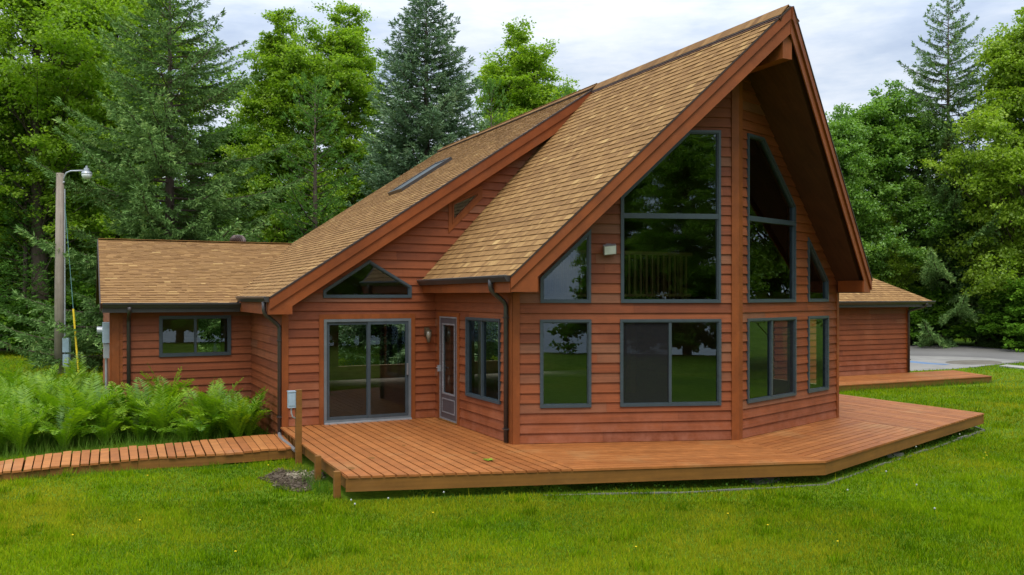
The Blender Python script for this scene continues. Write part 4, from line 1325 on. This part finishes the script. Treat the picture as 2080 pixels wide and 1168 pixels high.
BIG_SPRUCE = conifer_mesh('white_spruce', 17.0, 6.0, 'spruce', 101, dens=1.25, base=.05, power=.72, droop=.10, up=.22, spray=.21, wild=.25, hang=.5, width=.40, tw_sp=.13)
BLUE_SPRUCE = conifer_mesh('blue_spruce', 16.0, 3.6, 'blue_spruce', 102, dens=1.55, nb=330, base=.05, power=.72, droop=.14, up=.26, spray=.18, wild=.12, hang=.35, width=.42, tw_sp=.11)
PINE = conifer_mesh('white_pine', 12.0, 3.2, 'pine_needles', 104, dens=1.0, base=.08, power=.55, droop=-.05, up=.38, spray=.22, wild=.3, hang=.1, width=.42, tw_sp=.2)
MAPLE_A = broadleaf_mesh('maple', 17, 11, 'maple', 201, leaves=150000, lsize=.125, base=.16, lobes=12, clumps=420)
MAPLE_B = broadleaf_mesh('slender_maple', 16, 7.0, 'maple', 202, leaves=100000, lsize=.125, base=.2, lobes=10, clumps=300)
MAPLE_Y = broadleaf_mesh('young_maple', 13, 8.5, 'yellow_green', 203, leaves=120000, lsize=.13, base=.08, lobes=11, clumps=320)
MAPLE_D = broadleaf_mesh('dark_broadleaf', 12, 8.0, 'maple_dark', 204, leaves=110000, lsize=.14, base=.08, lobes=10, clumps=280)

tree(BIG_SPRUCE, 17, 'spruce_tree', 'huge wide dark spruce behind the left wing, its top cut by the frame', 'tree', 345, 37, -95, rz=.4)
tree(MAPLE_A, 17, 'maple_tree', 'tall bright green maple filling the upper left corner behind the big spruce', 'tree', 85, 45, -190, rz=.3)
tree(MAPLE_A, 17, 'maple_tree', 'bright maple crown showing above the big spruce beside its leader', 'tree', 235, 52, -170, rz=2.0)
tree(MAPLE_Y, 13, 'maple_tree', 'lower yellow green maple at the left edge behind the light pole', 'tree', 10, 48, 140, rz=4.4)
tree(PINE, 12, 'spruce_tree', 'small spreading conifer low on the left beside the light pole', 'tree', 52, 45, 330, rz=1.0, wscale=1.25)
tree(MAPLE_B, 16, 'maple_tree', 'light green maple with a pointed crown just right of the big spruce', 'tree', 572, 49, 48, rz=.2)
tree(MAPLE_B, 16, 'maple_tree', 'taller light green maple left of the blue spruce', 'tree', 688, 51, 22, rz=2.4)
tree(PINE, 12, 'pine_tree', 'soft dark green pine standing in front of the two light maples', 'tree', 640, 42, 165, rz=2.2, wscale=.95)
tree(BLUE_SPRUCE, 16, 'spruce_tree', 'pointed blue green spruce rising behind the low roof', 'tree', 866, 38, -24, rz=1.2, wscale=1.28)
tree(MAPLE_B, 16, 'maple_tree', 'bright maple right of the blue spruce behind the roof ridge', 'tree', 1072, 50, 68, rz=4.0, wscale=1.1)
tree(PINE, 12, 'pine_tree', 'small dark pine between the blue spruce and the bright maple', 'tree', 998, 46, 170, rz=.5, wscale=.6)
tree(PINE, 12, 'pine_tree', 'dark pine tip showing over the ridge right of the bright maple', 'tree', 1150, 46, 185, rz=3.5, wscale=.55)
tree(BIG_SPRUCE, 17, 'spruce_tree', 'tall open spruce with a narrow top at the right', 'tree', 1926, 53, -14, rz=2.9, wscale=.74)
tree(MAPLE_D, 12, 'broadleaf_tree', 'rounded dark green tree beside the right roof slope', 'tree', 1790, 54, 190, rz=.3, wscale=.95)
tree(MAPLE_D, 12, 'broadleaf_tree', 'green tree showing just past the right rake of the roof', 'tree', 1700, 52, 225, rz=2.3, wscale=.8)
tree(MAPLE_Y, 13, 'maple_tree', 'yellow green maple reaching in from the right edge', 'tree', 2090, 50, 30, rz=1.1, wscale=.85)
tree(MAPLE_Y, 13, 'sapling', 'short yellow green sapling behind the hipped roof', 'tree', 1775, 53, 415, rz=3.1, wscale=.95)
tree(MAPLE_D, 12, 'broadleaf_tree', 'low shady tree over the driveway edge at the right', 'tree', 1990, 54, 330, rz=4.6, wscale=1.15)
tree(MAPLE_D, 12, 'broadleaf_tree', 'tree seen faintly between the left maples', 'tree', 470, 56, 240, rz=1.7, wscale=1.0)

# shrubs along the edge of the wood
SHRUB = [broadleaf_mesh('shrub%d' % i, 3.4, 4.2, 'shrub', 300 + i, leaves=15000, lsize=.16, base=.04, lobes=6, clumps=85, low=True)[0] for i in range(3)]
spots = [(-40, 46, 560), (70, 45, 600), (165, 45, 585), (260, 46, 570), (350, 46, 560), (450, 47, 550), (545, 48, 520), (640, 49, 500), (740, 50, 480),
         (1740, 53, 560), (1800, 52.5, 590), (1862, 53, 570), (1925, 52.5, 600), (1985, 51.5, 570), (2045, 49.5, 590), (2100, 47, 570), (2170, 45, 590)]
for i, (px, t, top) in enumerate(spots):
    h = hgt(top, t) * 1.0; o = thing('shrub', 'dark leafy shrub in the undergrowth at the edge of the wood', 'shrub', cpos(px, t), i * 1.3, 'dark undergrowth shrubs at the wood edge')
    link('foliage', SHRUB[i % 3], o, False); s = h / 3.4; o.scale = (max(s, 1.2), max(s, 1.2), s)

# the far wood behind everything, one mass
def far_wood():
    rg = np.random.default_rng(55); V = []; Rr = []
    for (p0, p1, t0, t1, h0, h1, nn) in ((-900, -260, 52, 62, 5.0, 11.0, 50), (-260, 900, 58, 66, 5.0, 11.5, 90), (1560, 2400, 62, 72, 5.0, 12.0, 70), (900, 1560, 60, 68, 3.0, 8.0, 40)):
        for k in range(nn):
            px = rg.uniform(p0, p1); t = rg.uniform(t0, t1); x, y, z = cpos(px, t); h = rg.uniform(h0, h1); w = rg.uniform(1.8, 3.2)
            n = 900; d = rand_dirs(n, rg); d[:, 2] = np.abs(d[:, 2]) if False else d[:, 2]
            c = np.array([x, y, z + h * .5]) + d * np.array([w, w, h * .52]) * (rg.uniform(.3, 1, (n, 1)) ** .45)
            a = nrm(rand_dirs(n, rg) + np.array([0, 0, -.4])); b = nrm(np.cross(a, rand_dirs(n, rg) + np.array([0, 0, 1.])))
            s = rg.uniform(.28, .55, n); V.append(leaf_quads(c, a, b, s, s * .8, .15)); Rr.append(np.clip(rg.normal(rg.normal(.35, .2), .2, n), 0, 1))
    return np_mesh('far_wood', np.concatenate(V), 4, M['maple_dark'], np.concatenate(Rr))


stuff(tag(link('far_wood', far_wood()), 'mass of distant woodland closing the view behind the single trees', 'woodland'))
# trees across the lawn, mirrored in the glass
for (x, y, s, rz_, m, hh) in ((21, -11.5, .95, .4, MAPLE_Y, 13), (27, -8, 1.1, 1.9, MAPLE_Y, 13), (24, -19, 1.0, 4.0, MAPLE_A, 17), (2.4, -33.5, .70, 2.2, MAPLE_A, 17), (9, -36, 1.1, .7, MAPLE_B, 16), (-1.2, -37, .85, 3.3, MAPLE_B, 16), (6.5, -33, .75, 5.0, MAPLE_B, 16)):
    o = finish_tree('lawn_tree', 'broadleaf tree across the lawn seen only as a reflection in the gable windows', 'tree', (x, y, float(gz(x, y)) - .1), m[0], None, None, m[1], 'trees reflected in the windows', rz_)
    o.scale = (s, s, s)


for i, (x, y, s_) in enumerate(((-1.7, -33.6, 1.35), (.6, -33.2, 1.5), (3.4, -34, 1.3), (6.2, -33.4, 1.25), (9.2, -33.8, 1.45), (12.4, -34.4, 1.3), (15.6, -33.6, 1.4))):
    o = thing('lawn_shrub', 'dense green shrub at the far lawn edge mirrored in the sliding door', 'shrub', (x, y, float(gz(x, y)) - .1), i * 1.7, 'shrubs mirrored in the door glass')
    link('foliage', SHRUB[i % 3], o, False); o.scale = (s_, s_, s_)


# ------------------------------------------------------------------ ferns
def fern_mesh(key, seed, nf=13, L0_=1.15, spread=.55):
    rg = np.random.default_rng(seed); C, A, Bv, Ls, Ws, Rn = [], [], [], [], [], []; st = MB()
    for i in range(nf):
        az = i * 2.39996 + rg.uniform(-.3, .3); L = L0_ * rg.uniform(.75, 1.12); lean = spread * rg.uniform(.35, 1.3)
        out = np.array([math.cos(az), math.sin(az), 0]); side = np.array([-math.sin(az), math.cos(az), 0])
        m = 14; s = np.linspace(0, 1, m + 1); ang = (math.pi / 2 - .36 * lean) - lean * 1.5 * s ** 2.2 - rg.uniform(0, .25) * s
        dr = np.stack([np.cos(ang), np.sin(ang)], 1) * (L / m); pr_ = np.concatenate([[[0, 0]], np.cumsum(dr[:-1], 0)])
        P = out * pr_[:, :1] + np.array([0, 0, 1.]) * pr_[:, 1:] + side * (rg.normal() * .10 * s ** 2)[:, None]
        st.tube(P, list(.007 * (1 - .8 * s)), 3, cap=False)
        npn = 30; tone = rg.normal(.5, .2)
        for sg in (-1, 1):
            q = np.linspace(.09, .995, npn) + rg.uniform(-.004, .004, npn); f = q * m; k = np.minimum(f.astype(int), m - 1)
            p = P[k] + (P[np.minimum(k + 1, m)] - P[k]) * (f - k)[:, None]; tg = nrm(P[np.minimum(k + 1, m)] - P[k])
            prof = np.clip(np.sin(np.pi * np.clip((q - .05) / .98, 0, 1) ** 1.25), .04, 1) ** .8
            l = .20 * L / 1.1 * prof * rg.uniform(.85, 1.1, npn)
            nn_ = np.cross(tg, side * sg)
            a = nrm(side * sg * .9 + tg * .48 + nrm(nn_) * rg.uniform(-.05, .30, (npn, 1)) * -1 + rg.normal(size=(npn, 3)) * .06)
            b = nrm(tg - a * (a * tg).sum(1, keepdims=True))
            C.append(p); A.append(a); Bv.append(b); Ls.append(l); Ws.append(np.full(npn, .036) * (.5 + .5 * prof)); Rn.append(np.clip(rg.normal(tone + .2 * (q - .5), .1), 0, 1))
    v = leaf_quads(np.concatenate(C), np.concatenate(A), np.concatenate(Bv), np.concatenate(Ls), np.concatenate(Ws), .08)
    return np_mesh(key, v, 4, M['fern'], np.concatenate(Rn)), st.mesh(key + '_stems', M['fern'])


FERNS = [fern_mesh('fern%d' % i, 400 + i, 15 + i % 3, rg_l, sp_) for i, (rg_l, sp_) in enumerate(((1.25, .85), (1.15, 1.05), (1.3, .75), (1.05, 1.15), (1.2, .95)))]
fr_ = np.random.default_rng(12); FP_ = []
tries = 0
while len(FP_) < 84 and tries < 6000:
    tries += 1
    if fr_.random() < .70: x, y = fr_.uniform(-10.6, -3.55), fr_.uniform(1.05, 3.25)
    else: x, y = fr_.uniform(-12, -6.5), fr_.uniform(1.2, 7.5)
    if x > -6.35 and y > 3.3: continue
    if all((x - a) ** 2 + (y - b) ** 2 > .40 ** 2 for a, b in FP_): FP_.append((x, y))
FP_ += [(-3.72, .85), (-3.66, 1.45), (-4.15, 1.05), (-3.95, .62), (-4.55, .95), (-3.75, 2.1), (-4.2, 1.75)]
for i, (x, y) in enumerate(FP_):
    me_ = FERNS[i % 5]; s = fr_.uniform(.80, 1.12) * (.86 if x > -5.0 else 1.0)
    o = thing('fern', 'bright green fern clump in the dense bed beside the boardwalk', 'fern', (x, y, float(gz(x, y)) - .02), fr_.uniform(0, 6.28), 'ferns in the bed between boardwalk and left wing')
    link('frond', me_[0], o, False); link('stem', me_[1], o, False); o.scale = (s, s, s * fr_.uniform(.9, 1.08))


# ------------------------------------------------------------------ grass
def inside(x, y, P):
    c = np.zeros(len(x), bool); n = len(P)
    for i in range(n):
        x0, y0 = P[i]; x1, y1 = P[i - 1]
        m = ((y0 > y) != (y1 > y)) & (x < (x1 - x0) * (y - y0) / (y1 - y0 + 1e-12) + x0); c ^= m
    return c


MASK = [[L0, L1, DM, DRr, (11.04, 0), (L0[0], 0)], [(-A_, 0), (mx + A_, 0), (mx + A_, 4.4), (19.6, 4.4), (19.6, 10.5), (-6.18, 15), (-6.18, WY), (-A_, WY)],
        P2, drive, ap, pa, BP + FP[::-1], [(mcx + .36 * math.cos(a) * (1 + .25 * math.sin(3 * a + 1)), mcy + .66 * math.sin(a) * (1 + .2 * math.cos(4 * a))) for a in np.linspace(0, 6.28, 24)]]


def blades(n, t0, t1, h, w, seed, keep=None, lat=.66, tilt=.55, tall=False):
    rg = np.random.default_rng(seed)
    t = np.sqrt(rg.uniform(t0 ** 2, t1 ** 2, n)); lx = rg.uniform(-1, 1, n) * (lat * t + .8)
    s_, c_ = math.sin(YAW), math.cos(YAW)
    x = CAM[0] + s_ * t + c_ * lx; y = CAM[1] + c_ * t - s_ * lx
    ok = np.ones(n, bool)
    for P in MASK: ok &= ~inside(x, y, P)
    if keep is not None: ok &= keep(x, y)
    return x[ok], y[ok], rg


def blade_mesh(name, parts_, mat):
    V = []; Rr = []; Pp = []
    for (x, y, rg, h, w, tilt, *sh) in parts_:
        sh = sh[0] if sh else 0
        n = len(x); z = gz(x, y)
        clump = vnoise(x, y, .33, 5); big = vnoise(x, y, 2.2, 8); pat = vnoise(x, y, .9, 9) * .35 + vnoise(x, y, 2.4, 12) * .3 + vnoise(x, y, 4.5, 10) * .35 + .22 * np.exp(-((x - 1.5) ** 2 / 9 + (y + 8.6) ** 2 / 2.2))
        hh = h * rg.uniform(.55, 1.25, n) * (.7 + .7 * clump)
        az = rg.uniform(0, 2 * math.pi, n); tl = np.abs(rg.normal(0, tilt, n)) + .1
        d = np.stack([np.cos(az) * np.sin(tl), np.sin(az) * np.sin(tl), np.cos(tl)], 1)
        a2 = rg.uniform(0, 2 * math.pi, n); sd = np.stack([np.cos(a2), np.sin(a2), np.zeros(n)], 1) * (w * rg.uniform(.7, 1.3, n))[:, None] * .5
        b = np.stack([x, y, z - .005], 1)
        V.append(np.stack([b - sd, b + sd, b + d * hh[:, None]], 1))
        Rr.append(np.clip(.46 + .55 * (clump - .5) + .5 * (big - .5) + rg.normal(0, .27, n), 0, 1)); Pp.append(np.clip(pat + sh + rg.normal(0, .13, n), 0, 1))
    return np_mesh(name, np.concatenate(V), 3, M[mat], np.concatenate(Rr), np.concatenate(Pp))


nobed = lambda x, y: ~((x < -3.3) & (y > .75) & (y < 3.8))
L_ = []
for (n, t0, t1, h, w, sd) in ((260000, 8.2, 12.5, .056, .0105, 61), (190000, 12.5, 18, .060, .014, 62), (150000, 18, 28, .08, .020, 63), (90000, 28, 46, .09, .032, 64)):
    x, y, rg = blades(n, t0, t1, h, w, sd, nobed); L_.append((x, y, rg, h, w, .6))
x, y, rg = blades(9000, 8.2, 17, .1, .006, 65, nobed); L_.append((x, y, rg, .11, .008, 1.25, 1.0))
cx_, cy_, rg = blades(330, 8.2, 22, .1, .006, 66, nobed); k_ = np.repeat(np.arange(len(cx_)), 70)
L_.append((cx_[k_] + rg.normal(0, .07, len(k_)), cy_[k_] + rg.normal(0, .07, len(k_)), rg, .125, .011, .5, -.6))
stuff(tag(link('lawn_grass', blade_mesh('lawn_grass', L_, 'grass')), 'short bright green mown lawn grass around the house', 'grass'))

# taller grass: fern bed floor, along the boardwalk and under the deck edge
L_ = []
x, y, rg = blades(90000, 11, 27, .3, .01, 71, lambda x, y: (x < -3.3) & (y > .15) & (y < 5) & (x > -13)); L_.append((x, y, rg, .30, .010, .35))
rg = np.random.default_rng(72)
def strip(a, b, n, wd, h):
    t = rg.uniform(0, 1, n); o = rg.normal(0, wd, n); dx, dy = b[0] - a[0], b[1] - a[1]; l = math.hypot(dx, dy)
    L_.append((a[0] + dx * t + dy / l * o, a[1] + dy * t - dx / l * o, np.random.default_rng(int(n)), h, .008, .5))
strip((L1[0], L1[1] - .05), (DM[0], DM[1] + .02), 350, .05, .075); strip((DM[0], DM[1]), (DRr[0], DRr[1]), 500, .05, .08); strip((-3.5, -4.6), (-3.42, -2.6), 700, .10, .16)
strip((-9, -1.15), (-4.2, -1.9), 900, .05, .12); strip(P2[0], P2[1], 2600, .07, .22)
stuff(tag(link('tall_grass', blade_mesh('tall_grass', L_, 'tall_grass')), 'longer uncut grass under the ferns and along the deck edges', 'grass'))

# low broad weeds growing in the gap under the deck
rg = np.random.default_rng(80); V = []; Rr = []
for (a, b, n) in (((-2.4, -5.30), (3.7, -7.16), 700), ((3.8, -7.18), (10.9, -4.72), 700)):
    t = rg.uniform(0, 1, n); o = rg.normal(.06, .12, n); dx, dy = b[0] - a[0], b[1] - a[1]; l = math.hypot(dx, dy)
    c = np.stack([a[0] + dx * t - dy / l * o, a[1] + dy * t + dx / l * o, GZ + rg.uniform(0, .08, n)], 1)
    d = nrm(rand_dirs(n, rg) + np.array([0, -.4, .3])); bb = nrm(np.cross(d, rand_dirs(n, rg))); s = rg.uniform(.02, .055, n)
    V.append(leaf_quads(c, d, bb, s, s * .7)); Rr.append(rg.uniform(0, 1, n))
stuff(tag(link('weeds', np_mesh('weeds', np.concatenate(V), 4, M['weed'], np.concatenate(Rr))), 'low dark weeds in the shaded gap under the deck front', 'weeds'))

# dandelions scattered on the lawn
def dandelion_mesh(col, h):
    st = MB(); st.tube([(0, 0, 0), (.01, 0, h * .6), (.0, .012, h)], .004, 4)
    hd = MB(); hd.lathe([(.004, h - .006), (.010, h + .001), (.0135, h + .010), (.010, h + .019), (.003, h + .023)] if col == 'dandelion_white' else [(.004, h - .004), (.013, h), (.014, h + .005), (.005, h + .009)], (0, .012, 0), 8)
    return hd.mesh('dandelion_head', M[col], True), st.mesh('dandelion_stalk', M['tall_grass'])
DW, DY = dandelion_mesh('dandelion_white', .13), dandelion_mesh('dandelion_yellow', .09)
wp = [(902, 1006), (715, 1022), (722, 1030), (788, 1018), (1720, 1000), (1800, 962), (1862, 908), (1900, 1040), (1118, 972), (1860, 990), (1775, 806), (1950, 880)]
yp = [(300, 962), (286, 1058), (546, 940), (2000, 915), (2003, 922), (1998, 928), (1850, 800), (1480, 1040), (880, 1040), (1290, 1110), (1700, 1100), (1560, 1065), (480, 1120), (150, 1090)]
for pts, (hd_, st_), lab, g in ((wp, DW, 'white dandelion seed head standing in the lawn', 'white dandelion seed heads on the lawn'), (yp, DY, 'small yellow dandelion flower in the lawn', 'yellow dandelions on the lawn')):
    for i, (px, py) in enumerate(pts):
        q = ray_ground(px, py + 14, GZ); o = thing('dandelion', lab, 'dandelion', (q[0], q[1], float(gz(q[0], q[1]))), i * 1.1, g)
        link('flower_head', hd_, o, False); link('stalk', st_, o, False)

# ================================================================== SKY, SUN, CAMERA
SUN_EL, SUN_AZ = R(60), R(205)      # azimuth clockwise from +Y: sun in front of the house, behind the camera
w = bpy.data.worlds.new('World'); scene.world = w; w.use_nodes = True
nt = w.node_tree; nt.nodes.clear()
out = nt.nodes.new('ShaderNodeOutputWorld')
sky = N(nt, 'ShaderNodeTexSky'); sky.sky_type = 'NISHITA'; sky.sun_disc = False
sky.sun_elevation = SUN_EL; sky.sun_rotation = SUN_AZ; sky.air_density = 1.2; sky.dust_density = 2.0
bg1 = N(nt, 'ShaderNodeBackground'); bg1.inputs[1].default_value = .10; nt.links.new(sky.outputs[0], bg1.inputs[0])
tc = nt.nodes.new('ShaderNodeTexCoord')
cn = noise(nt, 3.2, 8, vec=tc.outputs['Generated'], rough=.58, stretch=(1.0, 1.0, 3.4))
cn2 = noise(nt, 9.0, 7, vec=tc.outputs['Generated'], rough=.6, stretch=(1.0, 1.0, 4.2))
mxn = N(nt, 'ShaderNodeMath', operation='MULTIPLY_ADD'); nt.links.new(cn2, mxn.inputs[0]); mxn.inputs[1].default_value = .45; 
ad = N(nt, 'ShaderNodeMath', operation='MULTIPLY'); nt.links.new(cn, ad.inputs[0]); ad.inputs[1].default_value = .62; nt.links.new(ad.outputs[0], mxn.inputs[2])
cc_ = ramp(nt, [(.36, (.36, .44, .60)), (.49, (.50, .575, .70)), (.59, (.64, .69, .77)), (.72, (.80, .82, .85))], mxn.outputs[0]).outputs[0]
sx = N(nt, 'ShaderNodeSeparateXYZ'); nt.links.new(tc.outputs['Generated'], sx.inputs[0])
gr = N(nt, 'ShaderNodeMapRange'); gr.inputs['From Min'].default_value = .25; gr.inputs['From Max'].default_value = .9; gr.inputs['To Min'].default_value = 1.0; gr.inputs['To Max'].default_value = 2.9
nt.links.new(sx.outputs['Z'], gr.inputs['Value'])
bg2 = N(nt, 'ShaderNodeBackground'); nt.links.new(cc_, bg2.inputs[0]); nt.links.new(gr.outputs[0], bg2.inputs[1])
mx_ = N(nt, 'ShaderNodeMixShader'); mx_.inputs[0].default_value = .86
nt.links.new(bg1.outputs[0], mx_.inputs[1]); nt.links.new(bg2.outputs[0], mx_.inputs[2]); nt.links.new(mx_.outputs[0], out.inputs[0])

sl = bpy.data.lights.new('sun', 'SUN'); sl.energy = 1.15; sl.angle = R(24); sl.color = (1, .94, .83)
so = bpy.data.objects.new('sun', sl); COL.objects.link(so)
dv = Vector((math.sin(SUN_AZ) * math.cos(SUN_EL), math.cos(SUN_AZ) * math.cos(SUN_EL), math.sin(SUN_EL)))
so.rotation_euler = dv.to_track_quat('Z', 'Y').to_euler(); so.location = (-10, -25, 30)

cd = bpy.data.cameras.new('camera'); co = bpy.data.objects.new('camera', cd); COL.objects.link(co)
co.location = CAM; co.rotation_euler = (math.pi / 2, 0, -YAW)
cd.sensor_width = 36; cd.lens = FPX / 2080 * 36; cd.shift_y = (Y0 - 584) / 2080
cd.clip_start = .1; cd.clip_end = 1500
scene.camera = co
scene.view_settings.view_transform = 'Standard'; scene.view_settings.look = 'None'; scene.view_settings.gamma = 1
scene.view_settings.exposure = 0.45
scene.render.engine = 'CYCLES'
scene.cycles.max_bounces = 6; scene.cycles.transparent_max_bounces = 12; scene.cycles.diffuse_bounces = 3; scene.cycles.glossy_bounces = 3
scene.cycles.use_denoising = True
